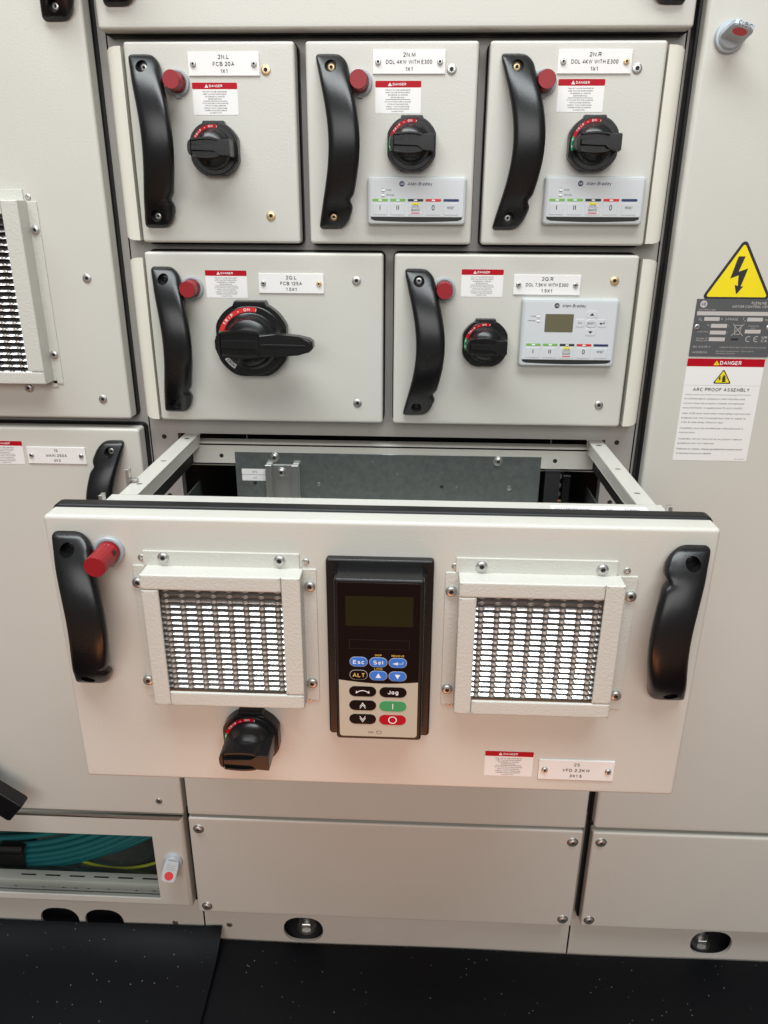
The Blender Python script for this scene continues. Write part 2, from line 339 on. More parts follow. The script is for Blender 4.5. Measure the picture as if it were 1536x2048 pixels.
def screw(parent, u, v, kind='pan', h=0, rot=None):
    spec = {'pan': (5.0, 3.0, STEEL, 0), 'flat': (5.2, 1.5, STEEL, 0), 'gold': (5.2, 1.5, BRASS, 0), 'plate': (3.1, 2.0, STEEL, 0),
            'plategold': (3.1, 2.0, BRASS, 0), 'washer': (5.2, 3.2, STEEL, 6.2), 'rivet': (3.2, 0.8, STEEL, 0), 'cover': (6.4, 3.6, STEEL, 8.6), 'handle': (4.2, 1.8, STEEL, 0), 'handlegold': (4.4, 1.8, BRASS, 0),
            'dark': (4.2, 1.8, BLACK, 0)}[kind]
    n = 'rivet' if kind == 'rivet' else 'screw'
    return shared('screw_'+kind, n, screw_fn(*spec), parent, (u, v, h), rot or (0, random.uniform(-.5, .5), 0))
# curved grab handle: origin at its upper screw, lower screw 145 mm below
def handle_mesh():
    if 'handle' in _cache: return _cache['handle']
    b = bmesh.new(); N = 84; R = 24; rings = []
    for k in range(N+1):
        t = 0.35*k/N+0.65*(0.5-0.5*math.cos(math.pi*k/N)); v = -13.0+170.5*t; s = math.sin(math.pi*min(1, max(0, (t-0.02)/0.96)))
        xx = abs(v-72.25); top = 5+(math.sqrt(max(0, 129**2-xx**2))-97)
        bot = max(0.0, 5+(math.sqrt(max(0, 115**2-xx**2))-97)) if xx < 76 else 0.0
        cen = 0.0+14.6*s**1.2 if s > 0 else 0.0
        w = 32.0+1.0*s
        e = min(t, 1-t)*170.5
        if e < 4: top -= (4-e)**2*0.22
        L = cen-w/2; Rr = cen+w/2
        if e < 3: L += 3*(1-math.sqrt(max(0, 1-((3-e)/3)**2)))
        if e < 13: Rr -= 13*(1-math.sqrt(max(0, 1-((13-e)/13)**2)))
        x = (v-129)/9.0; 
        Rr += -3.0*math.exp(-((v-128.0)/3.8)**2)+1.6*math.exp(-((v-138)/8.0)**2)
        ring = []
        for i in range(R):
            a = 2*math.pi*i/R; ca, sa = math.cos(a), math.sin(a); p = 0.55
            uu = (L+Rr)/2+(Rr-L)/2*math.copysign(abs(ca)**p, ca); hh = (top+bot)/2+(top-bot)/2*math.copysign(abs(sa)**(p+0.12), sa)
            ring.append(b.verts.new(P(uu, v, hh)))
        rings.append(ring)
    for k in range(N):
        for i in range(R): j = (i+1) % R; b.faces.new((rings[k][i], rings[k][j], rings[k+1][j], rings[k+1][i]))
    b.faces.new(rings[0]); b.faces.new(rings[-1]); bmesh.ops.recalc_face_normals(b, faces=b.faces)
    me = bpy.data.meshes.new('handle'); b.to_mesh(me); b.free()
    o = bpy.data.objects.new('h', me); S.collection.objects.link(o)
    cs = []
    for v in (0, 145):
        c = bmesh.new(); bmesh.ops.create_cone(c, cap_ends=True, segments=28, radius1=6.2*K, radius2=6.2*K, depth=0.06)
        cm = bpy.data.meshes.new('c'); c.to_mesh(cm); c.free(); co = bpy.data.objects.new('c', cm); S.collection.objects.link(co)
        co.rotation_euler = (math.pi/2, 0, 0); co.location = P(0, v, 5+30); cs.append(co)
        md = o.modifiers.new('b', 'BOOLEAN'); md.object = co; md.operation = 'DIFFERENCE'; md.solver = 'EXACT'
    bpy.context.view_layer.update()
    dg = bpy.context.evaluated_depsgraph_get(); me2 = bpy.data.meshes.new_from_object(o.evaluated_get(dg)); me2.name = 'handle'
    me2.materials.clear(); me2.materials.append(BLACK)
    me2.polygons.foreach_set('use_smooth', [True]*len(me2.polygons)); me2.update(); me2.set_sharp_from_angle(angle=math.radians(40))
    for q in [o]+cs: bpy.data.objects.remove(q)
    _cache['handle'] = me2; return me2
def handle(parent, u, v, kind='handle', flip=False, sc=('handle', 'handle'), zs=1.0):
    o = link('handle', handle_mesh(), parent, (u, v, 0)); o.scale = (1, 1, zs)
    if flip: o.rotation_euler = (0, math.pi, 0)
    screw(o, 0, 0, sc[0], 5.2); screw(o, 0, 145, sc[1], 5.2)
    return o
def lock_knob(parent, u, v, L=24):
    def ringf(b):
        b.lathe(0, 0, [(13.2, -0.2), (13.2, 2.2), (12.4, 3.4), (10.8, 3.6), (10.6, 2.6)], GREYP, 40)
        b.box(-2.5, 2.5, 9.5, 14.5, -0.2, 4.0, GREYP, 0.4)
    c = shared('lkring', 'lock_knob', ringf, parent, (u, v, 0))
    def capf(b):
        prof = [(9.6, 2.5), (9.6, 8.0), (9.3, 8.6), (9.3, L-1.0), (8.6, L), ]
        b.lathe(0, 0, prof, REDP, 72, rf=lambda a, h: 1-(0.025 if (h > 8.5 and h < L-0.5 and int(a/(2*math.pi)*36+0.5) % 2) else 0))
        b.disc(0, 0, 8.6, L+0.01, REDP, 36)
        hp = []
        for i in range(16):
            q = 2*math.pi*i/16; a = math.radians(-22)+0.24*math.cos(q); hp.append(P(9.75*math.cos(a), 9.75*math.sin(a), 7.5+2.4*math.sin(q) if L < 30 else 12+2.6*math.sin(q)))
        b.raw(hp, [tuple(range(16))], BLACKM)
    o = shared('lkcap%d' % L, 'red_cap', capf, c, None)
    return c
def hole_disc(b, u, v, r, h=0.15): b.disc(u, v, r, h, BLACKM, 20)
# rotary switch: origin at centre
def clipped(r, hw, n=48, tab=None):
    pts = []
    for i in range(n):
        a = 2*math.pi*i/n; x = max(-hw, min(hw, r*math.cos(a))); y = max(-hw, min(hw, r*math.sin(a))); pts.append((x, y))
    o = [pts[0]]
    for p in pts[1:]:
        if math.hypot(p[0]-o[-1][0], p[1]-o[-1][1]) > 0.3: o.append(p)
    return o
def arc_text(b, s, r, a_mid, step, cap, h, m):
    n = len(s)
    for i, ch in enumerate(s):
        if ch == ' ': continue
        a = math.radians(a_mid-(i-(n-1)/2)*step)
        b.text(ch, r*math.cos(a), -r*math.sin(a), cap, h, m, rot=a-math.pi/2, bold=True)
def rotary(parent, u, v, big=False, H=38):
    k = 1.6 if big else 1.0; kh = 1.25 if big else 1.0
    def basef(b):
        b.prism(clipped(28*k, 25.8*k), -0.2, 11*kh, BLACK, 1.2, 2)
        b.prism([(-13*k, -24*k), (-11*k, -28.2*k), (11*k, -28.2*k), (13*k, -24*k)], -0.2, (12.6 if big else 9)*kh, BLACK, 1.0, 2)
        b.lathe(0, 0, [(25.2*k, 10.5*kh), (25.2*k, 12.2*kh), (24.6*k, 12.8*kh), (19*k, 12.8*kh)], BLACK, 56)
        hh = 12.8*kh+0.25
        b.ring(0, 0, 20.9*k, 24.2*k, hh, REDI if not big else REDL, 78, 162); b.ring(0, 0, 20.9*k, 24.2*k, hh, GREENI, 162.4, 196, 12)
        arc_text(b, 'TRIP + ON I', 22.5*k, 112, 6.8, 2.1*k, hh+0.15, INKW)
        for a in (170, 186): 
            q = math.radians(a); b.ring(22.5*k*math.cos(q), -22.5*k*math.sin(q), 0.7*k, 1.2*k, hh+0.15, INKW, n=14)
        if big:
            b.ring(0, 0, 20.9*k, 24.2*k, hh, WHITE, 213, 236, 8)
            arc_text(b, 'RESET', 22.5*k, 225, 3.8, 2.0*k, hh+0.15, INK)
    base = shared('rb%d' % big, 'rotary_switch', basef, parent, (u, v, 0))
    def knobf(b):
        t = H*kh if not big else H
        b.lathe(0, 0, [(20.6*k, 12.5*kh), (20.3*k, 14.4*kh), (18.4*k, 16.4*kh), (17.2*k, 20*kh), (16.2*k, 25*kh), (13.0*k, 28*kh), (9*k, 29.6*kh), (0.5, 30*kh)], BLACK, 56)
        def top(x): return (-8.6-1.3*math.sin(math.pi*(x+18)/30)) if x < 12 else -7.4
        xs = [-18+i*30/14 for i in range(15)]
        up = [(x*k, top(x)*k) for x in xs]; dn = [(x*k, -top(x)*k) for x in xs]
        out = [(-22.6*k, -2.5*k), (-21.4*k, -6*k)]+up+[(22.5*k, -8.4*k), (23.2*k, -6.5*k), (23.2*k, 6.5*k), (22.5*k, 8.4*k)]+dn[::-1]+[(-21.4*k, 6*k), (-22.6*k, 2.5*k)]
        b.prism(out, 13*kh, t-4.0, BLACK, 0.6, 2)
        # lips along the curved edges and the centre bar with its flared end
        for sg in (-1, 1):
            lip = [(x, y*sg) for x, y in up]; inner = [(x, (y+1.7*k)*sg) for x, y in up[::-1]]
            b.prism(lip+inner, t-4.2, t-0.8, BLACK, 0.5, 2)
        bar = [(-18*k, -2.6*k), (7*k, -2.6*k), (11.6*k, -7.4*k), (22.3*k, -8.2*k), (23*k, -6.5*k), (23*k, 6.5*k), (22.3*k, 8.2*k), (11.6*k, 7.4*k), (7*k, 2.6*k), (-18*k, 2.6*k)]
        b.prism(bar, t-4.2, t, BLACK, 0.5, 2)
        b.prism([(-22.4*k, -2.5*k), (-21.2*k, -6*k), (-18.6*k, -8.2*k), (-18.6*k, 8.2*k), (-21.2*k, 6*k), (-22.4*k, 2.5*k)], t-4.2, t-1.5, BLACK, 0.6, 2)
        if big:
            pl = [(14, -12.6), (36, -12.4), (60, -10.2), (72, -7.2), (76, -3.8), (76.4, 3), (72, 7.6), (60, 10.6), (36, 12.6), (14, 12.8)]
            b.prism(pl, t-15, t+1.2, BLACK, 2.6, 3)
            b.prism([(16, 0), (20, -1.8), (66, -1.2), (69, 0.2), (66, 1.6), (20, 2.2)], t+0.8, t+2.0, BLACK, 0.6, 2)
    shared('rk%d_%d' % (big, H), 'knob', knobf, base, None)
    return base
# writing
def nameplate(parent, u, v, lines, w=75.5, hgt=21.8, sk=('plate', 'plate'), tw=None, dim=None):
    b = MB(); b.box(0, w, 0, hgt, -0.2, 1.5, WHITE, 0.25, 1, 0)
    b.boxall(0.1, w-0.1, 0.1, hgt-0.1, -0.3, 1.0, INK, 0)
    for i, (t, cap) in enumerate(lines): 
        V_ = text_mesh(t, True)[0]; tw_ = (max(p[0] for p in V_)-min(p[0] for p in V_))*cap*1.14*0.95
        b.text(t, w/2, hgt/2+(i-1)*6.5, cap*1.14, 1.62, INK, bold=True, w=min(tw_, 48))
    o = b.build('nameplate', parent, (u, v, 0))
    screw(o, 5.6, hgt/2, sk[0], 1.5); screw(o, w-5.6, hgt/2, sk[1], 1.5)
    return o
def tri(b, u, v, s, h, m, mark=None):
    b.sheet([(u, v-s*0.62), (u+s*0.62, v+s*0.42), (u-s*0.62, v+s*0.42)], h, m)
    if mark:
        b.rect(u-s*0.06, u+s*0.06, v-s*0.28, v+s*0.1, h+0.06, mark); b.rect(u-s*0.06, u+s*0.06, v+s*0.18, v+s*0.3, h+0.06, mark)
WL = ['THIS UNIT CAN BE SUPPLIED BY', 'MORE THAN ONE POWER SOURCE.', 'DE-ENERGIZE ALL SUPPLIES', 'BEFORE SERVICING.', 'CETTE UNITE PEUT ETRE ALIMENTEE',
      "PAR PLUS D'UNE SOURCE DE", 'COURANT. AVANT LE DEPANNAGE,', 'COUPER TOUTES LES SOURCES', "D'ALIMENTATION."]
def danger_fn(b):
    w, hh = 48.3, 30.6
    b.prism(rrect(0, w, 0, hh, 1.4), -0.1, 0.22, WHITE)
    b.sheet(rrect(0.02, w-0.02, 0.02, 6.2, 1.0), 0.30, REDI)
    tri(b, 15.4, 3.5, 3.2, 0.38, INKW, REDI); b.text('DANGER', 25.4, 3.2, 2.3, 0.38, INKW, bold=True)
    ws = [27, 26, 21, 14.5, 27.5, 22, 25.5, 24, 12.5]; vs = [8.6, 10.9, 13.2, 15.5, 19.5, 21.8, 24.1, 26.3, 28.6]
    for t, v, wd in zip(WL, vs, ws): b.text(t, w/2-0.3, v, 1.15, 0.32, INK, w=wd, bold=True)
    b.rect(11, 37, 17.2, 17.6, 0.32, INK)
    b.rect(4.0, 4.15, 29.2, 30.5, 0.32, INK)
def danger(parent, u, v, s=1.0):
    o = shared('danger', 'warning_label', danger_fn, parent, (u, v, 0)); o.scale = (s, 1, s); return o
def ab_logo(b, u, v, h, ink=NAVY, bg=WHITE2, name=True, s=1.0):
    b.disc(u, v, 2.9*s, h, ink, 24); b.text('AB', u, v, 2.3*s, h+0.06, bg, bold=True, narrow=0.8)
    if name: b.text('Allen-Bradley', u+6.3*s, v, 3.6*s, h, ink, al='l', w=26.5*s, bold=True, it=0.2)
def key_row(b, u0, v, h):
    for i, (c, g) in enumerate(((LIME, 1), (LIME, 1), (INK, 1), (REDL, 1), (NAVY, 0))):
        x = u0+i*19.4; b.prism(rrect(x, x+17, v-1.3, v+1.3, 1.0), h-0.2, h+0.12, c)
        if g: b.rect(x+6.8, x+10.4, v-0.7, v+0.7, h+0.2, INKW)
        cx = x+8.5; y = v+7.6
        b.box(cx-8, cx+8, v+3.2, v+15, h-0.3, h+0.35, WHITE2, 0.3, 1, 1.5)
        hh = h+0.42
        if i == 0: b.text('I', cx, y, 5.2, hh, INK, bold=True)
        if i == 1: b.text('II', cx, y, 5.2, hh, INK, bold=True)
        if i == 3: b.text('0', cx, y, 5.6, hh, INK, bold=True, narrow=0.8)
        if i == 4: b.text('RESET', cx, y, 2.5, hh, INK, bold=True, w=7.8)
        if i == 2:
            b.rect(cx-4.2, cx+4.2, v+2.4, v+4.6, hh-0.02, YELL); b.text('LOCAL', cx, y-2.2, 2.4, hh+0.06, INK, bold=True, w=7.4)
            b.rect(cx-5.5, cx+5.5, y+0.0, y+0.3, hh, INK); b.rect(cx-4.6, cx+4.6, y+5.0, y+6.0, hh, REDL); b.text('REMOTE', cx, y+2.5, 2.4, hh+0.06, INK, bold=True, w=9)
def housing_fn(w, hh):
    def f(b):
        top = 9.5; n = 8
        out = rrect(0, w, 0, hh, 3, 4)
        # sides slope outwards to the base, ring front, inset overlay
        V = []; F = []
        rings = [([(p[0], p[1]) for p in rrect(-0.8, w+0.8, -0.8, hh+0.8, 3.4)], -0.2), (rrect(0, w, 0, hh, 3.2), top-1.2), (rrect(0.7, w-0.7, 0.7, hh-0.7, 3), top-0.3), (rrect(1.6, w-1.6, 1.6, hh-1.6, 2.6), top), (rrect(2.6, w-2.6, 2.6, hh-6.0 if True else 0, 1.8), top), ]
        m = len(rings[0][0])
        for r, h in rings: V += [P(a, c, h) for a, c in r]
        for k in range(len(rings)-1):
            for i in range(m): j = (i+1) % m; F.append((k*m+i, k*m+j, (k+1)*m+j, (k+1)*m+i))
        F.append(tuple(range((len(rings)-1)*m, len(rings)*m))); b.raw(V, F, HOUS)
        # dark finger slot under the overlay, its lower rim curved
        sl = [(3.4, hh-7.4), (w-3.4, hh-7.4), (w-3.6, hh-5.2), (w-8, hh-3.6)]+[(w-8-(w-16)*i/10, hh-3.6+1.2*math.sin(math.pi*i/10)) for i in range(1, 10)]+[(8, hh-3.6), (3.6, hh-5.2)]
        b.sheet(sl, top+0.12, BLACKM)
    return f
def op_small(parent, u, v):
    o = shared('ops', 'operator_panel', housing_fn(107, 48), parent, (u, v, 0))
    def lab(b):
        h = 10.1; b.prism(rrect(2.6, 104.4, 2.6, 40.4, 1.6), 9.3, h, WHITE2, 0.2, 1)
        h += 0.06; ab_logo(b, 37.2, 7.0, h)
        for i, t in enumerate(('POWER', 'TRIP/WARN')):
            y = 13.4+i*5; b.prism([(16.6+2.1*math.cos(a*math.pi/8), y+1.3*math.sin(a*math.pi/8)) for a in range(16)], h-0.1, h+0.5, INKW, 0.2, 1)
            b.ring(16.6, y, 1.6, 2.0, h+0.02, INK, n=16); b.text(t, 20.2, y, 1.5, h, INK, al='l', bold=True, w=(5.4, 8.6)[i])
        key_row(b, 5.0, 23.4, h)
    shared('opsl', 'keypad_overlay', lab, o, None); return o
def op_big(parent, u, v):
    o = shared('opb', 'operator_panel', housing_fn(109, 76), parent, (u, v, 0))
    b = MB(); h = 10.1; b.prism(rrect(2.6, 106.4, 2.6, 68.4, 1.6), 9.3, h, WHITE2, 0.2, 1); h += 0.06
    ab_logo(b, 38.5, 7.4, h, INK)
    for i, t in enumerate(('POWER', 'TRIP/WARN')):
        y = 19.4+i*5; b.prism([(18.6+2.1*math.cos(a*math.pi/8), y+1.3*math.sin(a*math.pi/8)) for a in range(16)], h-0.1, h+0.5, INKW, 0.2, 1)
        b.ring(18.6, y, 1.6, 2.0, h+0.02, INK, n=16); b.text(t, 15.4, y, 1.5, h, INK, al='r', bold=True, w=(5.4, 8.6)[i])
    for cx, cy, rx, ry in ((79, 16.6, 6, 4), (79, 36.6, 6, 4), (66.5, 26.4, 5, 4.5), (91.5, 26.4, 5, 4.5)):
        b.box(cx-rx, cx+rx, cy-ry, cy+ry, h-0.3, h+0.35, WHITE2, 0.3, 1, 2)
    b.prism([(79+6*math.cos(a*math.pi/12), 26.4+5*math.sin(a*math.pi/12)) for a in range(24)], h-0.3, h+0.6, WHITE2, 0.3, 1)
    g = h+0.42
    b.sheet([(76.4, 18), (81.6, 18), (79, 15)], g, INK); b.sheet([(76.4, 35.4), (81.6, 35.4), (79, 38.4)], g, INK)
    b.text('SELECT', 79, 26.4, 2.4, h+0.68, INK, bold=True, w=9); b.text('ESC', 66.5, 26.4, 2.2, g, INK, w=4.6)
    b.sheet([(88.2, 26.8), (90.6, 25), (90.6, 28.6)], g, INK); b.rect(90.4, 94, 26.4, 27.3, g, INK); b.rect(93.2, 94, 24.4, 27, g, INK)
    key_row(b, 6.6, 51.4, h); b.build('keypad_overlay', o)
    b = MB(); b.prism(rrect(26.4, 58.6, 16.6, 36.8, 0.8), 9.9, 10.35, LCD); b.build('screen', o)
    return o

# ------------------------------------------------------------------ a withdrawable unit
GRP = 'withdrawable units of the middle section'
def unit_shell(name, label, x, z, w, hh, group=GRP, y=0.0, gask=True, depth=None):
    t = thing(name, label, 'switchgear unit', (x, z, -y), group)
    b = MB(); b.box(0, w, 0, hh, -19, 0, PAINT, 3.0, 4, 3.3); b.build('front_panel', t, smooth=50)
    if gask:
        b = MB(); b.box(-1.6, w+1.6, -2.2, hh+2.6, -30.5, -18.5, RUBBER, 3, 3, 7)
        b.build('gasket', t)
    return t

# ==================================================================== SETTING
b = MB(); b.box(-2600, 3200, 1337, 1345, -500, 3500, CONC); o = b.build('floor'); o['kind'] = 'structure'
def mat_poly(u0, u1, sk, top, h0):
    return None
def rubber(name, label, edge, lift, side):
    # edge: list of (u at wall, u at far side); sheet 4 mm thick with its wall edge lifted against the plinth
    V = []; F = []; nx, ny = 24, 30
    for k in range(2):
        for j in range(ny+1):
            t = (j/ny)**1.8; h = -26+t*926
            for i in range(nx+1):
                s = i/nx; ua, ub = edge[0], edge[1]; skew = edge[2]*t
                u = ua+(ub-ua)*s+ (skew*(s if side == 'l' else (1-s)))
                z = lift[1]
                d = max(0, 1-(h+26)/70.0); z -= lift[0]*d*d
                if side == 'l' and s > 0.93: z -= 3.5*((s-0.93)/0.07)**2
                z += 1.2*math.sin(u*0.013+h*0.02)
                V.append(P(u, z+(3.5 if k else 0), h))
    N = (nx+1)*(ny+1)
    for k in range(2):
        for j in range(ny):
            for i in range(nx):
                a = k*N+j*(nx+1)+i; F.append((a, a+1, a+nx+2, a+nx+1))
    for j in range(ny):
        for i in (0, nx):
            a = j*(nx+1)+i; F.append((a, a+nx+1, N+a+nx+1, N+a))
    for i in range(nx):
        for j in (0, ny):
            a = j*(nx+1)+i; F.append((a, a+1, N+a+1, N+a))
    m = MB(); m.raw(V, F, MATF); return tag(m.build(name), label, 'floor mat', 'black rubber mats laid along the cabinets')
rubber('rubber_mat', 'black speckled rubber mat at lower left, its edge riding up the plinth', (-900, 3, 8), (22, 1325), 'l')
rubber('rubber_mat', 'long black speckled rubber mat on the floor along the middle and right cabinets', (-60, 1500, 0), (1, 1332.5), 'r')

# ---- cabinets
def plinth(parent, u0, u1, holes, name='plinth'):
    """front sheet with oval cut-outs, made of strips round each hole"""
    b = MB(); v0, v1 = 1238, 1338; h0, h1 = -33, -30
    rx, ry = 34, 28; cur = u0; N = 28
    for hx, hv in holes:
        L, R = hx-rx-3, hx+rx+3
        b.box(cur, L, v0, v1, h0, h1, PAINT)
        # ring between the oval and its rectangle
        ov = []; rc = []
        for i in range(N):
            a = 2*math.pi*i/N; c, s = math.cos(a), math.sin(a)
            ov.append((hx+math.copysign(rx*abs(c)**0.75, c), hv+math.copysign(ry*abs(s)**0.9, s)))
            k = min((rx+3)/abs(c) if abs(c) > 1e-6 else 1e9, ((v1-hv) if s > 0 else (hv-v0))/abs(s) if abs(s) > 1e-6 else 1e9); rc.append((hx+c*k, hv+s*k))
        corners = [(R, v1), (L, v1), (L, v0), (R, v0)]
        for c in corners:
            i = min(range(N), key=lambda q: math.hypot(rc[q][0]-c[0], rc[q][1]-c[1])); rc[i] = c
        V = [P(*p, h1) for p in rc]+[P(*p, h1) for p in ov]+[P(*p, h0-2) for p in ov]
        F = []
        for i in range(N):
            j = (i+1) % N; F += [(i, j, N+j, N+i), (N+i, N+j, 2*N+j, 2*N+i)]
        b.raw(V, F, PAINT); cur = R
    b.box(cur, u1, v0, v1, h0, h1, PAINT)
    return b.build(name, parent, smooth=20)
def carcass(name, label, u0, u1, openings, holes):
    """frame face with openings, side walls, back, top; openings: (u0,u1,v0,v1)"""
    t = thing(name, label, 'switchgear cabinet', (u0, 1338, 500), 'cabinet sections of the switchboard')
    off = bpy.data.objects.new('tmp', None)
    b = MB(); vt, vb = -900, 1238
    us = sorted({u0, u1, *[o[0] for o in openings], *[o[1] for o in openings]}); vs = sorted({vt, vb, *[o[2] for o in openings], *[o[3] for o in openings]})
    # front face as a thin welded sheet with the openings left out, edges returned 12 mm inwards
    for i in range(len(us)-1):
        run = None
        for j in range(len(vs)-1):
            cu, cv = (us[i]+us[i+1])/2, (vs[j]+vs[j+1])/2
            inside = any(o[0] < cu < o[1] and o[2] < cv < o[3] for o in openings)
            if not inside:
                if run is None: run = vs[j]
            if (inside or j == len(vs)-2) and run is not None:
                e = vs[j] if inside else vs[j+1]
                b.raw([P(us[i], run, -31), P(us[i+1], run, -31), P(us[i+1], e, -31), P(us[i], e, -31)], [(0, 1, 2, 3)], FRAME); run = None
    for (a, c, d, e) in openings:
        V = [P(a, d, -31), P(c, d, -31), P(c, e, -31), P(a, e, -31), P(a, d, -46), P(c, d, -46), P(c, e, -46), P(a, e, -46)]
        b.raw(V, [(0, 1, 5, 4), (1, 2, 6, 5), (2, 3, 7, 6), (3, 0, 4, 7)], FRAME)
    fr = b.build('frame', None)
    w = MB()
    w.box(u0+0.5, u0+2.5, vt, vb, -560, -34, GALV); w.box(u1-2.5, u1-0.5, vt, vb, -560, -34, GALV)
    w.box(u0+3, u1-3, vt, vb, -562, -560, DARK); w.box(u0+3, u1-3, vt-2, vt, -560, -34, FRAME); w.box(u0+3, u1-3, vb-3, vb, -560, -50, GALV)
    w.box(u0+3, u1-3, 1240, 1336, -122, -120, DARK); w.box(u0+3, u1-3, 1334, 1336, -119, -36, DARK)  # dark sheets added behind the plinth so its cut-outs look shaded inside
    wl = w.build('enclosure', None)
    pl = plinth(None, u0+0.6, u1-0.6, holes)
    for o in (fr, wl, pl):
        o.parent = t; o.location = (-t.location.x, -t.location.y, -t.location.z)
    bpy.data.objects.remove(off)
    return t
def sub(t, u, v, h=0):
    """local mm coordinates of a cabinet part given in the common frame"""
    return (u-t.location.x/K, v+t.location.z/K, h+t.location.y/K)
def bolt_fn(b):
    b.lathe(0, 0, [(14, 0), (14, 5), (6, 5), (6, 7)], STEEL, 24)
    b.lathe(0, 0, [(11.5, 5), (11.5, 14), (10.6, 15), (6, 15)], STEEL, 6)
    b.lathe(0, 0, [(6, 14), (6, 32), (4.8, 33.5)], STEEL, 20)
def bolt(t, u, v):
    o = shared('bolt', 'levelling_bolt', bolt_fn, t, sub(t, u, v, -60), (-math.pi/2, 0, 0)); o.scale = (1.25, 1.25, 1.25); return o

LC = carcass('cabinet_section', 'left cabinet section with vented top unit and windowed bottom door', -632, -28.5, [(-600, -60, 1060, 1236)], [(-281, 1305), (-203, 1305)])
CC = carcass('cabinet_section', 'middle cabinet section holding the pulled-out drawer and the small numbered units', -26.8, 590.5, [(8, 556, 431, 700)], [(142, 1305)])
RC = carcass('cabinet_section', 'right cabinet section with tall plain door, yellow lightning triangle and arc proof label', 592.2, 1195, [], [(828, 1299)])
bolt(CC, 144, 1333); bolt(RC, 823, 1334)
for t, u, v in ((LC, -79, 1300), (CC, 15, 1300)):
    x = sub(t, u, v, -30); screw(t, x[0], x[1], 'flat', x[2])
# plinth seam and small shadow slot are real gaps between the sections
# cream strips beside the units
for (u0, u1, v0, v1, lft) in ((-22, -3.2, 4, 196, 1), (-22.4, -3.2, 214.5, 405, 1), (566.4, 586.2, 4, 196, 0), (566.4, 586.2, 212, 405, 0)):
    b = MB(); w = u1-u0; hh = v1-v0
    prof = [(0, -28), (0.2, -13), (2.2, -6.5), (6.5, -2.2), (12, -0.9), (w, -0.6), (w, -28)]
    if not lft: prof = [(w-a, h) for a, h in prof]
    cut = [(0, 6.5), (0.2, 5.0), (2.2, 3.6), (6.5, 1.4), (12, 0.2), (w, 0), (w, 0)]
    V = []; n = len(prof)
    for s_ in (0, 1):
        for (a, h), (q, c) in zip(prof, cut): V.append(P(a, c if s_ == 0 else hh-c, h))
    F = [(i, (i+1) % n, n+(i+1) % n, n+i) for i in range(n)]+[tuple(range(n)), tuple(range(n, 2*n))]
    b.raw(V, F, CREAM); b.build('side_cover_strip', CC, sub(CC, u0, v0), smooth=50)
# small dark holes of the middle frame
for u, v in ((-10, 436), (570.6, 434), (-10.5, 517), (571, 515)):
    b = MB(); b.lathe(0, 0, [(3.4, -0.2), (3.0, 0.15), (2.6, 0.15), (2.6, 0.05)], BLACKM, 20); b.build('bolt_hole', CC, sub(CC, u, v, -31))
# bottom covers
def cover(t, u0, u1, v0, v1, screws):
    b = MB(); b.box(0, u1-u0, 0, v1-v0, -30, 0, PAINT, 3.2, 4, 3.5); o = b.build('cover_panel', t, sub(t, u0, v0), smooth=50)
    for u, v in screws: screw(o, u-u0, v-v0, 'cover', 0)
    return o
cover(CC, -25, 584.5, 1039, 1237.5, [(-10, 1060.5), (569.5, 1060), (-9.5, 1223), (569, 1221)])
cover(RC, 599, 1190, 1040, 1236, [(612.5, 1058.5), (611, 1220.5)])
# black seals round bottom panels and doors
def seal(t, u0, u1, v0, v1, h=-16):
    b = MB(); b.box(u0, u1, v0, v1, -30.8, h, RUBBER, 3, 3, 4); o = b.build('seal', t); o.location = (-t.location.x, -t.location.y, -t.location.z)
seal(CC, -26, 586, 1030, 1236); seal(RC, 595.5, 1192, 1031, 1235)
seal(RC, 594.6, 1192, -600, 1030)
# right door
b = MB(); b.box(0, 590, 0, 1636.5, -20, 0, PAINT, 5, 5, 5.4); door = b.build('door', RC, sub(RC, 599, -604), smooth=50)
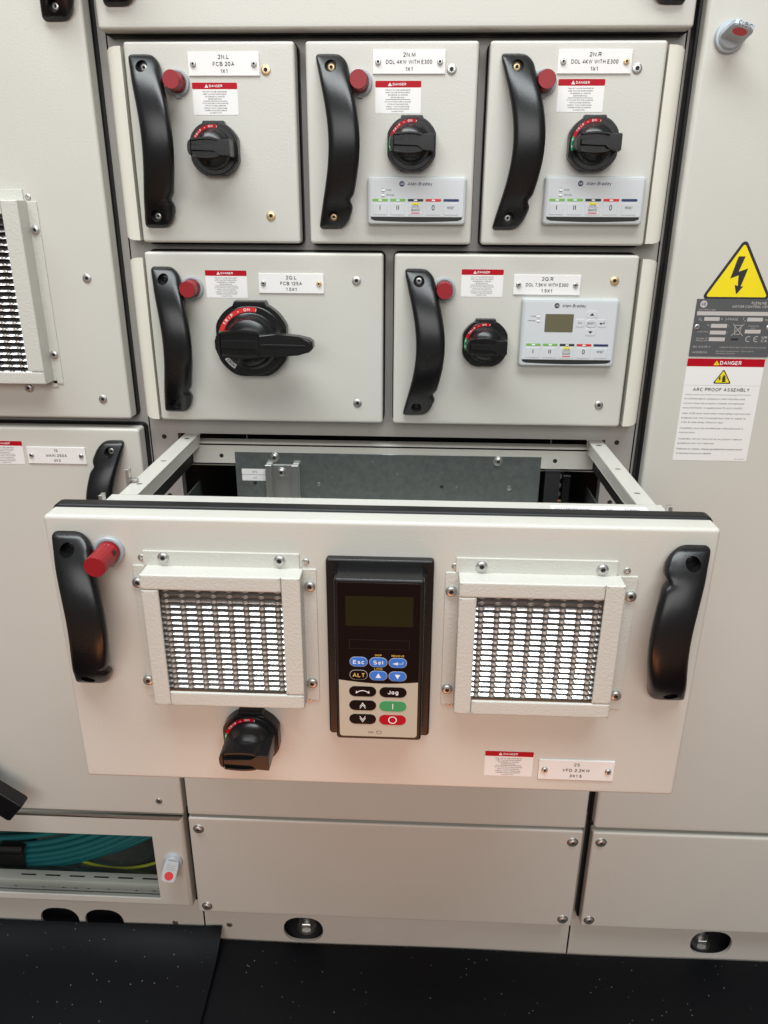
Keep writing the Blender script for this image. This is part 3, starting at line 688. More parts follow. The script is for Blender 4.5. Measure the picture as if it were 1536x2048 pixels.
# latch
def latch_fn(ang, tilt=42, txt=None):
    """quarter-turn latch: round hub with a paddle leaning out of the face; ang = direction of the paddle, 90 is up"""
    def f(b):
        b.lathe(0, 0, [(15, -0.2), (15, 3), (14.2, 4.4), (12.2, 4.8), (11.6, 8), (10.8, 9)], LATCH, 40)
        ca, sa = math.cos(math.radians(ang)), -math.sin(math.radians(ang)); ct, st = math.cos(math.radians(tilt)), math.sin(math.radians(tilt)); L = 27
        def q(a, l, t):
            w = l*ct-t*st; return P(-sa*a+ca*w, ca*a+sa*w, 4+(l+6)*st+t*ct)
        out = [(-9, -9), (-11.4, 2), (-11.4, 20), (-9.8, 25.5), (-6, L), (6, L), (9.8, 25.5), (11.4, 20), (11.4, 2), (9, -9)]
        bmx = bmesh.new(); lo = [bmx.verts.new(q(a, l, 0)) for a, l in out]; hi = [bmx.verts.new(q(a, l, 5.2)) for a, l in out]
        bmx.faces.new(lo); bmx.faces.new(hi)
        for i in range(len(out)): j = (i+1) % len(out); bmx.faces.new((lo[i], lo[j], hi[j], hi[i]))
        ed = [e for e in bmx.edges if e.verts[0] in hi and e.verts[1] in hi]
        bmesh.ops.bevel(bmx, geom=ed, offset=0.8*K, segments=2, affect='EDGES')
        b.bm(bmx, LATCH)
        b.raw([q(7*math.cos(i*math.pi/14), 17.5+6.6*math.sin(i*math.pi/14), 5.35) for i in range(28)], [tuple(range(28))], REDL)
        for l in (1.0, 4.2, 7.4): b.raw([q(-7, l, 5.35), q(7, l, 5.35), q(7, l+1, 5.35), q(-7, l+1, 5.35)], [(0, 1, 2, 3)], GREYP)
        if txt:
            V2, F2 = text_mesh(txt, True); x0 = min(p[0] for p in V2); x1 = max(p[0] for p in V2); w = 13.5; sg = 1 if ang > 0 else -1
            b.raw([q((-w/2+(p[0]-x0)*w/(x1-x0))*sg, L+0.15+p[2], 4.7-p[1]*4.0) for p in V2], F2, INK)
    return f
b = MB(); latch_fn(72, 76, 'CUBIC')(b); ltc = b.build('latch', door); ltc.location = P(624.5-599, -2.0+604, 0)
# yellow triangle sign
b = MB()
def trip(b, pts, r, h, m, h0=-0.1):
    o = []
    n = len(pts)
    for i in range(n):
        p = Vector(pts[i]); a = (Vector(pts[i-1])-p).normalized(); c = (Vector(pts[(i+1) % n])-p).normalized()
        ang = math.acos(a.dot(c)); d = r/math.tan(ang/2); bis = (a+c).normalized(); cen = p+bis*(r/math.sin(ang/2))
        s0 = p+a*d; s1 = p+c*d; a0 = math.atan2(s0.y-cen.y, s0.x-cen.x); a1 = math.atan2(s1.y-cen.y, s1.x-cen.x)
        while a1-a0 > math.pi: a1 -= 2*math.pi
        while a1-a0 < -math.pi: a1 += 2*math.pi
        for k in range(6): q = a0+(a1-a0)*k/5; o.append((cen.x+r*math.cos(q), cen.y+r*math.sin(q)))
    b.prism(o, h0, h, m)
TR = [(675.6-639, 188.5-188), (715.5-639, 255-188), (636-639, 255-188)]
trip(b, TR, 4.2, 0.3, INK)
c0 = Vector(((TR[0][0]+TR[1][0]+TR[2][0])/3, (TR[0][1]+TR[1][1]+TR[2][1])/3))
inn = [tuple(c0+(Vector(p)-c0)*0.865) for p in TR]; trip(b, inn, 1.8, 0.38, YELL, 0.2)
bolt_pts = [(670.8, 208.3), (678.5, 208.2), (673.6, 224.6), (683.6, 220.9), (678.6, 240.4), (681.6, 240.2), (674.9, 249.2), (671.6, 238.6), (675.2, 240), (674.2, 228.4), (665.5, 232)]
b.sheet([(x-639, y-188) for x, y in bolt_pts], 0.46, INK)
ty = lambda o, u, v: setattr(o, 'location', P(u-599, v+604, 0))
o = b.build('warning_triangle', door); ty(o, 639, 188)
# rating plate
b = MB(); x0, y0 = 632.4, 254.3
def X(u): return u-x0
def Y(v): return v-y0
b.box(0, 91, 0, 64.8, -0.1, 1.0, PLATE, 0.2, 1, 0.8); h = 1.06
b.disc(X(640.5), Y(260), 4.0, h, SILV, 24); b.text('AB', X(640.5), Y(260), 3.2, h+0.06, PLATE, bold=True, narrow=0.8)
b.text('FLEXLINE 3500', X(721), Y(258.4), 2.9, h, SILV, al='r', bold=True, it=0.15, w=27); b.text('MOTOR CONTROL CENTER', X(721), Y(262.4), 2.7, h, SILV, al='r', bold=True, it=0.15, w=48)
b.text('IDENTIFICATION', X(636), Y(266.3), 1.6, h, SILV, al='l', w=18.5); b.text('SERIAL', X(721), Y(266.3), 1.4, h, SILV, al='r')
b.rect(X(634.6), X(722), Y(268), Y(272.4), h, SILV)
b.text('U', X(637.5), Y(276.4), 3, h, SILV, al='l'); b.text('n', X(640), Y(278), 2.2, h, SILV, al='l'); b.rect(X(643.6), X(661), Y(274.3), Y(278.5), h, SILV)
b.text('V', X(663.4), Y(276.4), 2.6, h, SILV); b.text('3-PHASE', X(674.5), Y(276.4), 2.8, h, SILV, w=14.5); b.text('f', X(688), Y(275.6), 3, h, SILV); b.text('n', X(690), Y(278), 2.2, h, SILV)
b.rect(X(692.2), X(709.6), Y(274.5), Y(278.7), h, SILV); b.text('Hz', X(714), Y(276.8), 2.4, h, SILV)
for i, (t, wd) in enumerate((('Ie', 3), ('Ie NEUTRAL', 13), ('DEGREE OF', 13))):
    y = 283.9+i*7.6; b.rect(X(652.4), X(670.6), Y(y-2), Y(y+2.3), h, SILV); b.text(t, X(651), Y(y-0.6), 1.5, h, SILV, al='r', w=wd)
    if i < 2: b.text('A', X(672.6), Y(y), 1.5, h, SILV)
b.text('PROTECTION', X(651), Y(301), 1.5, h, SILV, al='r', w=13)
# crossed-out bin
for (p, q) in (((677, 281.5), (690, 295)), ((690, 281.5), (677, 295)), ((679.5, 283.5), (680.8, 293.5)), ((687, 283.5), (686, 293.5)), ((678.6, 283.2), (688.4, 283.2)), ((680.5, 293.5), (686.2, 293.5))):
    d = Vector((q[0]-p[0], q[1]-p[1])).normalized()*0.28; n = (-d.y, d.x)
    b.sheet([(X(p[0])+n[0], Y(p[1])+n[1]), (X(q[0])+n[0], Y(q[1])+n[1]), (X(q[0])-n[0], Y(q[1])-n[1]), (X(p[0])-n[0], Y(p[1])-n[1])], h, SILV)
b.rect(X(677.5), X(686), Y(298), Y(300.2), h, BLACKM)
b.text('PRODUCTION', X(700.5), Y(284), 1.3, h, SILV, w=12.5); b.text('DATE', X(700.5), Y(286.2), 1.3, h, SILV, w=5); b.rect(X(691.8), X(709.6), Y(288), Y(292.2), h, SILV)
b.ring(X(697.3), Y(298.6), 2.6, 3.3, h, SILV, 60, 300); b.ring(X(706.3), Y(298.6), 2.6, 3.3, h, SILV, 60, 300); b.rect(X(703), X(706.6), Y(298.3), Y(298.9), h, SILV)
b.text('UK', X(715.5), Y(296.6), 2.9, h, SILV, bold=True, w=6.8); b.text('CA', X(715.5), Y(300.6), 2.9, h, SILV, bold=True, w=6.8)
b.text('IEC 61439-2', X(635.6), Y(308), 2.2, h, SILV, al='l', w=20); b.text('MADE BY ROCKWELL AUTOMATION IN POLAND', X(719), Y(308.4), 1.5, h, SILV, al='r', w=53)
b.text('ADDRESS:', X(635.8), Y(314.3), 2.2, h, SILV, al='l', w=17.5); b.text('Rockwell Automation Inc., 1201 S. 2nd St', X(663), Y(312.8), 1.4, h, SILV, al='l', w=43); b.text('Milwaukee, WI 53204', X(663), Y(315.4), 1.4, h, SILV, al='l', w=22)
rp = b.build('rating_plate', door); ty(rp, x0, y0)
screw(rp, X(637), Y(285.6), 'rivet', 1.0); screw(rp, X(718.2), Y(285.8), 'rivet', 1.0)
# arc proof sticker
b = MB(); y0 = 321.6
b.prism(rrect(0, 89.2, 0, 124.6, 0.5), -0.1, 0.2, WHITE); h = 0.27
b.rect(0.02, 89.18, 0.02, 9.3, h, REDI)
trip(b, [(34.0, 2.2), (37.4, 7.7), (30.6, 7.7)], 0.4, h+0.07, YELL, h-0.1); b.text('!', 34, 5.6, 3.0, h+0.12, INK, bold=True); b.text('DANGER', 38, 4.9, 4.4, h+0.06, INKW, al='l', bold=True, w=24.5)
trip(b, [(43.8, 12.0), (54.6, 29.4), (33.0, 29.4)], 1.2, h+0.04, INK, 0.1); trip(b, [(43.8, 14.2), (52.4, 28.2), (35.2, 28.2)], 0.8, h+0.1, YELL, 0.2)
b.sheet([(40, 20.5), (41.6, 20.5), (40.6, 23), (42, 22.8), (40, 27), (40.2, 24.2), (38.8, 24.4)], h+0.16, INK)
fig = [(44, 19.5), (45.6, 18.6), (45.6, 20.4), (47.4, 20), (46.2, 22), (48.2, 22.4), (46.4, 23.8), (48.6, 24.8), (46.6, 25.4), (48.8, 27.4), (43.2, 27.4), (44, 25), (42.8, 24.4), (44, 23), (42.6, 22.2), (44, 21.4)]
b.sheet(fig, h+0.16, INK)
b.rect(0.3, 89, 31.5, 31.8, h, SILV)
b.text('ARC PROOF ASSEMBLY', 44.5, 36.6, 4.1, h, INK, bold=True, w=66)
rows = [(42.7, 'Assembly tested under conditions of internal arcing according to IEC/TR 61641', 77, 1.3, 0), (47.7, 'ArcShield doors, pressure relief hatches and', 71, 2.1, 0), (53.2, 'covers must be properly closed, latched and', 71, 2.1, 0),
        (58.8, 'secured Refer to publication FLXLN-UM001', 70, 2.1, 0), (65.5, 'Main ACB must have short time delay trip function', 80.5, 2.1, 0), (71.2, 'enabled with the threshold less than or equal to', 76, 2.1, 0),
        (76.5, '4.0In & time delay 50ms or less', 50, 2.1, 0), (83.8, "Assembly must be installed per manufacturer's", 75, 2.1, 0), (89.2, 'instructions', 18.5, 2.1, 0), (97.2, 'Assembly will not function as arc proof if above', 76, 2.1, 0),
        (102.7, 'guidelines are not followed', 43, 2.1, 0), (109.9, 'Failure to follow these guidelines could result', 79, 2.1, 1), (115.5, 'in severe injury or death', 42, 2.1, 1)]
for v, t, wd, cap, bo in rows: b.text(t, 3.0, v, cap, h, INK, al='l', w=wd, bold=bool(bo))
b.text('PN-199714', 86, 122.2, 1.3, h, INK, al='r', w=11)
o = b.build('arc_warning_label', door); ty(o, 632.2, y0)

# ==================================================================== UNITS
def unit_small(x, z, tagtxt, label, op, nx, sx, ky=97.5, kx=112.5, rx=57, screws=(), hs=('handle', 'handle'), ps=('plate', 'plate'), ny=8.6, sy=36.5):
    t = unit_shell('drawer_unit', label, x, z, 180.6, 198)
    handle(t, 22.3 if x < 1 else 27.6, 25, sc=hs)
    lock_knob(t, rx, 38.5)
    nameplate(t, nx, ny, tagtxt, sk=ps); danger(t, sx, sy)
    rotary(t, kx, ky)
    if op: op_small(t, op[0], op[1])
    for (u, v, k) in screws: screw(t, u, v, k)
    return t
unit_small(0, 0, [('2N.L', 3.6), ('FCB 20A', 3.4), ('1X1', 3.3)], 'small drawer unit 2N.L without keypad, at the left end of the top row', None, 68, 70.2, ky=103, kx=92, rx=55,
           screws=((149.8, 26.5, 'gold'), (148.3, 169.3, 'gold')), ny=10.2, sy=38)
unit_small(192, 0, [('2N.M', 3.6), ('DOL 4KW WITH E300', 3.4), ('1X1', 3.3)], 'small drawer unit 2N.M with narrow keypad, middle of the top row', (65.6, 129), 70.6, 73.2, screws=((152.8, 26.2, 'flat'),), hs=('handlegold', 'handlegold'))
unit_small(384, 0, [('2N.R', 3.6), ('DOL 4KW WITH E300', 3.4), ('1X1', 3.3)], 'small drawer unit 2N.R with narrow keypad, at the right end of the top row', (65.8, 128), 69.8, 72.2, ky=97.0,
           screws=((151.8, 25.6, 'flat'),), hs=('handlegold', 'handle'), ps=('plate', 'plategold'), ny=8.6, sy=35)
t = unit_shell('drawer_unit', 'wider drawer unit 2Q.L with big rotary switch and long black lever', -0.8, 208.1, 275.3, 197.7)
handle(t, 24, 29, sc=('dark', 'dark')); lock_knob(t, 53.5, 39.5); danger(t, 69.3, 19.6, 1.0); nameplate(t, 131.4, 22.6, [('2Q.L', 3.6), ('FCB 125A', 3.4), ('1.5X1', 3.3)], sk=('plate', 'plategold'))
rotary(t, 122, 97.5, big=True, H=46); screw(t, 244.6, 30, 'flat'); screw(t, 244.7, 173, 'flat')
t = unit_shell('drawer_unit', 'wider drawer unit 2Q.R with large keypad and olive display', 287.2, 208.1, 275.3, 197.7)
handle(t, 28.4, 29, sc=('handle', 'dark')); lock_knob(t, 57.5, 38.5); danger(t, 76.8, 16.2, 0.985); nameplate(t, 136.4, 21.6, [('2Q.R', 3.6), ('DOL 7.5KW WITH E300', 3.4), ('1.5X1', 3.3)])
rotary(t, 106.5, 98.5); op_big(t, 147.4, 47); screw(t, 250, 27.6, 'gold'); screw(t, 248, 171, 'flat')
# unit above, only its lower edge in view
t = unit_shell('drawer_unit', 'wide plain unit at the top edge, only its lower rim and handle ends showing', -24.3, -288, 612, 277.5)
for u, fl in ((26.5, False), (583, True)):
    handle(t, u, 245 if fl else 100, flip=fl)
# unit below, mostly behind the pulled-out drawer
t = unit_shell('drawer_unit', 'wide plain unit behind and below the pulled-out drawer', -24.3, 700, 610, 333)
handle(t, 28, 40); handle(t, 580, 40)
rotary(t, 284, 221, H=30); rotary(t, 423, 221, H=30)

# ---- left section units
GL = 'withdrawable units of the left section'
t = unit_shell('vented_unit', 'tall unit at upper left with a metal mesh vent box', -560, -215, 521.5, 620.5, GL)
handle(t, 560-63.5, 40)
screw(t, 489, 453, 'flat'); screw(t, 489, 595.8, 'flat')
VU = t
t = unit_shell('drawer_unit', 'large left unit with nameplate, lever end and a black handle beside the open drawer', -560, 418.5, 529, 615, GL)
x = 560; handle(t, x-66.5, 27+145, flip=True); screw(t, x-67, 589.5, 'flat')
nameplate(t, x-178, 24.8, [('1S', 3.2), ('MAIN 250A', 3.2), ('3X3', 3.0)]); danger(t, x-231.6, 17.8)
b = MB()
c, s = math.cos(math.radians(40)), math.sin(math.radians(40))
def rl(a, d): return (a*c-d*s, a*s+d*c)
b.prism([rl(*q) for q in ((-130, -18), (0, -20), (4, -17), (4, 17), (0, 20), (-130, 18))], 30, 50, BLACK, 3, 3)
b.lathe(*rl(-110, 0), [(44, -0.2), (44, 16), (40, 20), (34, 24), (30, 38), (20, 44)], BLACK, 48)
b.build('switch_lever', t, (x-268, 576, 0))

# ---- glazed door with the cables behind it
def plate_with_hole(b, o, i, h0, h1, m, bev=0):
    (a0, a1, c0, c1), (e0, e1, g0, g1) = o, i
    N = [(a0, c0), (a1, c0), (a1, c1), (a0, c1)]; I = [(e0, g0), (e1, g0), (e1, g1), (e0, g1)]
    bmx = bmesh.new()
    fo = [bmx.verts.new(P(*p, h1)) for p in N]; fi = [bmx.verts.new(P(*p, h1)) for p in I]; bo = [bmx.verts.new(P(*p, h0)) for p in N]; bi = [bmx.verts.new(P(*p, max(h0, h1-2.5))) for p in I]
    for k in range(4):
        j = (k+1) % 4; bmx.faces.new((fo[k], fo[j], fi[j], fi[k])); bmx.faces.new((bo[k], bo[j], bi[j], bi[k])); bmx.faces.new((fo[k], fo[j], bo[j], bo[k])); bmx.faces.new((fi[k], fi[j], bi[j], bi[k]))
    if bev:
        ed = [e for e in bmx.edges if e.verts[0] in fo and e.verts[1] in fo]
        bmesh.ops.bevel(bmx, geom=ed, offset=bev*K, segments=4, affect='EDGES', profile=0.5)
        bmx.verts.ensure_lookup_table()
    b.bm(bmx, m)
b = MB(); plate_with_hole(b, (-560, -34, 1040, 1228.5), (-520, -85.5, 1079.5, 1212.5), -22, 0, PAINT, 6); gd = b.build('glazed_door', LC); gd.location = (-LC.location.x, -LC.location.y, -LC.location.z)
b = MB(); b.raw([P(-522, 1078, -5), P(-84, 1078, -5), P(-84, 1214, -5), P(-522, 1214, -5)], [(0, 1, 2, 3)], GLASS); b.build('window_pane', gd)
b = MB(); latch_fn(-102, 30)(b); ltc = b.build('latch', gd); ltc.location = P(-56, 1127, 0)
b = MB(); plate_with_hole(b, (-562, -31.5, 1037, 1236), (-535, -62, 1062, 1232), -30.6, -22.5, RUBBER); o = b.build('seal', LC); o.location = (-LC.location.x, -LC.location.y, -LC.location.z)
# perforated rail (cabinet part) and lining
b = MB()
b.box(-560, -60, 1221, 1256, -38, -35, PAINT, 0.6); b.box(-560, -60, 1219, 1221, -54, -35.5, PAINT)
for u in (-349, -301, -266.6, -245, -223.6, -188.5, -140.8, -110): b.lathe(u, 1237, [(4.4, -35.1), (4.0, -34.7), (3.4, -34.7), (3.2, -34.95)], STEEL, 20); b.disc(u, 1237.6, 3.2, -34.9, BLACKM, 16)
for i in range(9): u = -342+i*42-150*0; b.raw([P(u, 1218.8, -43), P(u+26, 1218.8, -43), P(u+26, 1218.8, -46), P(u, 1218.8, -46)], [(0, 1, 2, 3)], BLACKM)
o = b.build('perforated_rail', LC); o.location = (-LC.location.x, -LC.location.y, -LC.location.z)
b = MB(); b.box(-590, -40, 1030, 1262, -190, -186, PAINT); b.box(-590, -40, 1268, 1270, -186, -40, PAINT)
o = b.build('lining', LC); o.location = (-LC.location.x, -LC.location.y, -LC.location.z)
def bez(p, n=28):
    o = []
    for i in range(n+1):
        t = i/n; k = len(p)-1; q = [list(a) for a in p]
        while len(q) > 1: q = [[q[j][c]*(1-t)+q[j+1][c]*t for c in range(3)] for j in range(len(q)-1)]
        o.append(tuple(q[0]))
    return o
cabs = [(1208, 1204, 1170, 1128, -100), (1216, 1214, 1186, 1138, -92), (1224, 1223, 1198, 1150, -88), (1233, 1232, 1208, 1162, -84), (1241, 1240, 1218, 1172, -82), (1250, 1248, 1228, 1184, -80),
        (1258, 1257, 1238, 1192, -84), (1262, 1262, 1248, 1212, -96), (1212, 1210, 1180, 1132, -112), (1238, 1236, 1216, 1168, -106)]
pos = ['topmost', 'second from top', 'third from top', 'fourth from top', 'fifth from top', 'sixth from top', 'seventh from top', 'lowest', 'half hidden upper', 'half hidden middle']
for i, (a, c_, d, e, h) in enumerate(cabs):
    b = MB(); b.tube(bez([(-540, a-8, h), (-400, a-8, h), (-300, c_-4, h+2), (-240, d-8, h+3), (-150, e-16, h-8), (-60, e-60, h-30)]), 5.3, TEAL, 12)
    tag(b.build('data_cable'), 'teal cable in the bundle behind the window, %s strand at the black strap' % pos[i], 'cable', 'teal cables bundled behind the lower left window')
b = MB(); b.boxall(-387, -359, 1196, 1262, -118, -72, BLACKM, 9, 4); tag(b.build('cable_strap'), 'black hook-and-loop strap wrapped round the teal cable bundle', 'strap')
b = MB(); b.tube(bez([(-300, 1226, -100), (-255, 1228, -84), (-200, 1250, -78), (-150, 1240, -78), (-100, 1214, -80), (-60, 1190, -90)]), 2.6, YG, 10)
tag(b.build('earth_wire'), 'thin yellow-green wire sagging right of the teal cables', 'wire')
# upper left vent etc. ------------------------------------------------ expanded metal vent box
def vent(parent, u, v, w, hh, fl, fr, ft, fb, cols, rows, nm='vent_cover', ow=14.5, ot=13.5, op=16, obm=14, D=21, cpitch=13.7, roww=5.4, skew=0.0, screws=(), rivets=()):
    """body w x hh at local origin; fl.. flange widths"""
    b = MB()
    # flanges
    b.box(-fl, 1, 0.5, hh+4, -0.1, 1.6, PAINT2, 0.3, 1); b.box(w-1, w+fr, 0.5, hh+4, -0.1, 1.6, PAINT2, 0.3, 1)
    b.box(-2.5, w-3, -ft, 0.5, -0.1, 2.0, PAINT2, 0.3, 1)
    if fb: b.box(2, w+4, hh, hh+fb, -0.1, 1.6, PAINT2, 0.3, 1)
    # side walls
    b.box(0, 1.8, 0.3, hh, 1.5, D-1.4, PAINT2); b.box(w-1.8, w, 0.3, hh, 1.5, D-1.4, PAINT2)
    b.box(0.5, w-0.5, -0.2, 1.6, 1.5, D-1.4, PAINT2); b.box(0.5, w-0.5, hh-1.6, hh, 1.5, D-1.4, PAINT2)
    # face strips with open seams
    b.box(-0.3, w-op-0.3, -0.5, ot, D-1.6, D+0.4, PAINT2, 1.3, 3, 0.8)
    b.box(w-op, w+0.3, -0.5, hh-obm-0.4, D-1.6, D+0.4, PAINT2, 1.3, 3, 0.8)
    b.box(ow+0.3, w+0.1, hh-obm, hh+0.4, D-1.6, D+0.4, PAINT2, 1.3, 3, 0.8)
    b.box(-0.3, ow, ot+0.4, hh+0.4, D-1.6, D+0.3, PAINT2, 1.3, 3, 0.8)
    o = b.build(nm, parent, (u, v, 0), smooth=45)
    # mesh
    g = MB(); u0, u1, v0, v1 = ow-2, w-op+2, ot-1.5, hh-obm+1.5; hb = D-9.5
    g.box(u0, u1, v0, v1, 1, 2, BLACKM)
    y = v0+1.0; r = 0; nx = int((u1-u0)/0.55)
    while y < v1-2:
        V = []; F = []; off = (u1-u0-cpitch*(cols-1))/2 if cols else cpitch*0.5
        for i in range(nx+1):
            x = u0+(u1-u0)*i/nx; q = ((x-u0-off+r*skew+cpitch*0.5) % cpitch)-cpitch*0.5
            w2 = 0.0; e = y+roww*0.65
            V += [P(x, y-1.0*w2, hb), P(x, e-0.7*w2, hb+4.4), P(x, e+0.15-0.7*w2, hb+4.1), P(x, y+0.25-1.0*w2, hb-0.1)]
        for i in range(nx):
            k = i*4
            for j in range(4): jj = (j+1) % 4; F.append((k+j, k+4+j, k+4+jj, k+jj))
        g.raw(V, F, EXPM)
        x = u0+off-r*skew
        while x-cpitch > u0: x -= cpitch
        while x < u0: x += cpitch
        while x < u1:
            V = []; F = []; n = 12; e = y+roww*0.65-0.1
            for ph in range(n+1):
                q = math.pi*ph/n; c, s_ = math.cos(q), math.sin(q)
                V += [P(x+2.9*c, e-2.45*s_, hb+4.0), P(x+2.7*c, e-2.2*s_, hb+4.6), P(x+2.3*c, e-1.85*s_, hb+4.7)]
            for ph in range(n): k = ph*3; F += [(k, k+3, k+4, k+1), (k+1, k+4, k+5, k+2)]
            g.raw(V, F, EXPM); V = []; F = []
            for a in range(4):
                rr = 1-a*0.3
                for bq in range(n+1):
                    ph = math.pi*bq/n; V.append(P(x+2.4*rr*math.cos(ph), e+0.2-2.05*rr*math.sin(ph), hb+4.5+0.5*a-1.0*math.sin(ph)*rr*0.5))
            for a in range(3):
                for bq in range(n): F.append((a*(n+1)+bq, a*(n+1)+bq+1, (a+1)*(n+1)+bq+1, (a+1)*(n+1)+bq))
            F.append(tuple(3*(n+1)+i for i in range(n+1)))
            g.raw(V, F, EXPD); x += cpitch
        y += roww; r += 1
    g.build('expanded_metal_mesh', o, smooth=50)
    for (su, sv) in screws: screw(o, su-u, sv-v, 'pan', 1.6)
    for (su, sv) in rivets: screw(o, su-u, sv-v, 'rivet', 0.1)
    return o
vent(VU, 560-340, 155+215, 212, 203, 12, 11, 12, 8, 0, 0, cpitch=13.7, roww=7.2, D=24, ow=14, op=19, ot=14, obm=14,
     screws=((560-122.5, 185.5+215), (560-122.7, 326.5+215), (560-161, 367.5+215), (560-165, 149+215)), rivets=((560-126, 151+215), (560-125, 360+215)))

# ==================================================================== THE PULLED-OUT DRAWER
DY = -319
DR = thing('open_drawer_unit', 'pulled-out drawer unit 2S with two mesh vents and a black keypad', 'switchgear unit', (1, 407, 319), GRP)
b = MB(); b.box(-1.6, 566.2, 0, 275.5, -20, 0, PAINT, 3.4, 5, 3.7); b.build('front_panel', DR, smooth=50)
b = MB(); b.box(-3, 567.6, -2.6, 277, -32, -19.5, RUBBER, 3.5, 4, 7); b.box(2, 562, 1, 273, -34, -31, RUBBER, 0.5, 1, 6); b.build('gasket', DR)
handle(DR, 22.5, 25.5, sc=('dark', 'dark'), zs=0.885); handle(DR, 542, 25.5+145*0.885, flip=True, sc=('dark', 'dark'), zs=0.885)
lock_knob(DR, 53, 31.5, L=34)
vent(DR, 84, 44, 135.5, 129.5, 12.5, 11, 13.5, 0, 8, 20, screws=((99.5, 35.8), (199.8, 36.2), (72.6+2, 60.4), (73, 160.5), (224.9, 60.2), (224.2, 158.7)), rivets=((79.7, 37.6), (221.8, 38.3), (221.0, 177.8)))
vent(DR, 352.7, 44, 135.8, 129.5, 11, 15, 13.5, 0, 8, 20, screws=((371.6, 37.3), (472.8, 37.6), (346.9, 61.7), (346.9, 160.9), (499.2, 62.4), (498.2, 162.7)), rivets=((349.6, 39.3), (493.9, 39.8), (350.0, 178.9)))
rotary(DR, 166.5, 216, H=44)
danger(DR, 385.4, 229.6, 0.94); nameplate(DR, 436.3, 237, [('2S', 3.0), ('VFD 2.2KW', 3.0), ('3X1.5', 2.9)], w=70.5, hgt=22.4)
# drive keypad
b = MB(); b.box(239.6, 331.6, 31.5, 210, -0.2, 7, BLACK, 2.0, 4, 3); kp = b.build('drive_keypad', DR)
b = MB(); b.box(248.6, 323.8, 38.4, 197.5, 6.5, 30, BLACK, 2.2, 4, 3)
b.box(246.6, 325.6, 40, 196.5, 6.5, 14, BLACK, 1.5, 2, 3); b.build('keypad_body', kp)
b = MB(); h = 30.0
b.prism(rrect(251.5, 320.2, 41.5, 194, 2.5), h-0.5, h+0.25, GLOSSB, 0.15, 1)
N = 16; wp = [(251.7+68.3*i/N, 135.1+1.0*i/N+2.6*math.sin(math.pi*i/N)) for i in range(N+1)]
wp = wp+[(320.0, 191)]+[(320.0-2.8+2.8*math.cos(a*math.pi/8), 191+2.8*math.sin(a*math.pi/8)) for a in range(1, 5)]+[(251.7+2.8-2.8*math.sin(a*math.pi/8), 191+2.8*math.cos(a*math.pi/8)) for a in range(0, 5)]
b.sheet(wp, h+0.32, KEYB)
b.rect(261, 312, 95, 104, h+0.3, BLACKM, 1); b.rect(261.3, 311.7, 95.3, 103.7, h+0.36, GLOSSB, 1)
b.text('DISP', 285.7, 109.9, 1.9, h+0.3, YELT, bold=True, w=5.6); b.text('REMOVE', 302.3, 110.2, 1.9, h+0.3, YELT, bold=True, w=10.6); b.text('LANG', 285.7, 123.2, 1.9, h+0.3, YELT, bold=True, w=6.8)
b.text('DSI', 281.6, 189.3, 1.9, h+0.4, INK, al='r', bold=True, w=-0+4.4)
b.sheet([(284.8-0.5, 187.6), (288.6, 187.6), (288.6, 190), (287.6, 191), (285.4, 191), (284.3, 190)], h+0.4, INK); b.sheet([(284.8, 188), (288.2, 188), (288.2, 189.8), (287.4, 190.6), (285.6, 190.6), (284.8, 189.8)], h+0.46, KEYB)
b.build('keypad_overlay', kp)
b = MB(); b.prism(rrect(258.2, 314.6, 53.8, 81.8, 1), h-0.2, h+0.35, LCDD); b.build('screen', kp)
def pill(name, cu, cv, w, hh, m, draw, rim=None):
    b = MB()
    if rim: b.prism(rrect(cu-w/2-0.4, cu+w/2+0.4, cv-hh/2-0.4, cv+hh/2+0.4, hh/2+0.3, 8), h, h+0.4, rim)
    b.prism(rrect(cu-w/2, cu+w/2, cv-hh/2, cv+hh/2, hh/2-0.1, 8), h+0.1, h+0.75, m, 0.25, 2); draw(b, cu, cv, h+0.82); b.build('key', kp)
W1, H1 = 14.6, 8.9; W2, H2 = 23.6, 10.2
pill('key', 268.9, 116.7, W1, H1, BLUE, lambda b, u, v, h: b.text('Esc', u, v, 3.9, h, INKW, bold=True, w=9.6), SILV)
pill('key', 285.7, 116.8, W1, H1, BLUE, lambda b, u, v, h: b.text('Sel', u, v, 3.9, h, INKW, bold=True, w=8.2), SILV)
def ent(b, u, v, h): b.sheet([(u-4.6, v+0.6), (u, v-0.9), (u, v+2.1)], h, INKW); b.rect(u, u+4.6, v+0.4, v+0.8, h, INKW); b.rect(u+4.2, u+4.6, v-1.4, v+0.8, h, INKW)
pill('key', 302.4, 117.0, W1, H1, BLUE, ent, SILV)
pill('key', 268.8, 129.8, W1, H1, GLOSSB, lambda b, u, v, h: b.text('ALT', u, v, 4.1, h, YELT, bold=True, w=10.2), SILV)
pill('key', 285.8, 130.1, W1, H1, BLUE, lambda b, u, v, h: b.sheet([(u, v-2.6), (u+2.4, v+2), (u-2.4, v+2)], h, INKW), SILV)
pill('key', 302.3, 130.4, W1, H1, BLUE, lambda b, u, v, h: b.sheet([(u, v+2.6), (u+2.4, v-2), (u-2.4, v-2)], h, INKW), SILV)
def rev(b, u, v, h):
    b.ring(u, v+6.0, 6.6, 7.4, h, INKW, 48, 132, 12)
    for s_ in (-1, 1): b.sheet([(u+s_*3.8, v-0.6+1.9), (u+s_*6.0, v+1.9), (u+s_*5.6, v-1.0)], h, INKW)
pill('key', 272.2, 146.5, W2, H2, GLOSSB, rev)
pill('key', 298.6, 146.7, W2, H2, GLOSSB, lambda b, u, v, h: b.text('Jog', u, v-0.2, 4.1, h, INKW, bold=True, w=9.2))
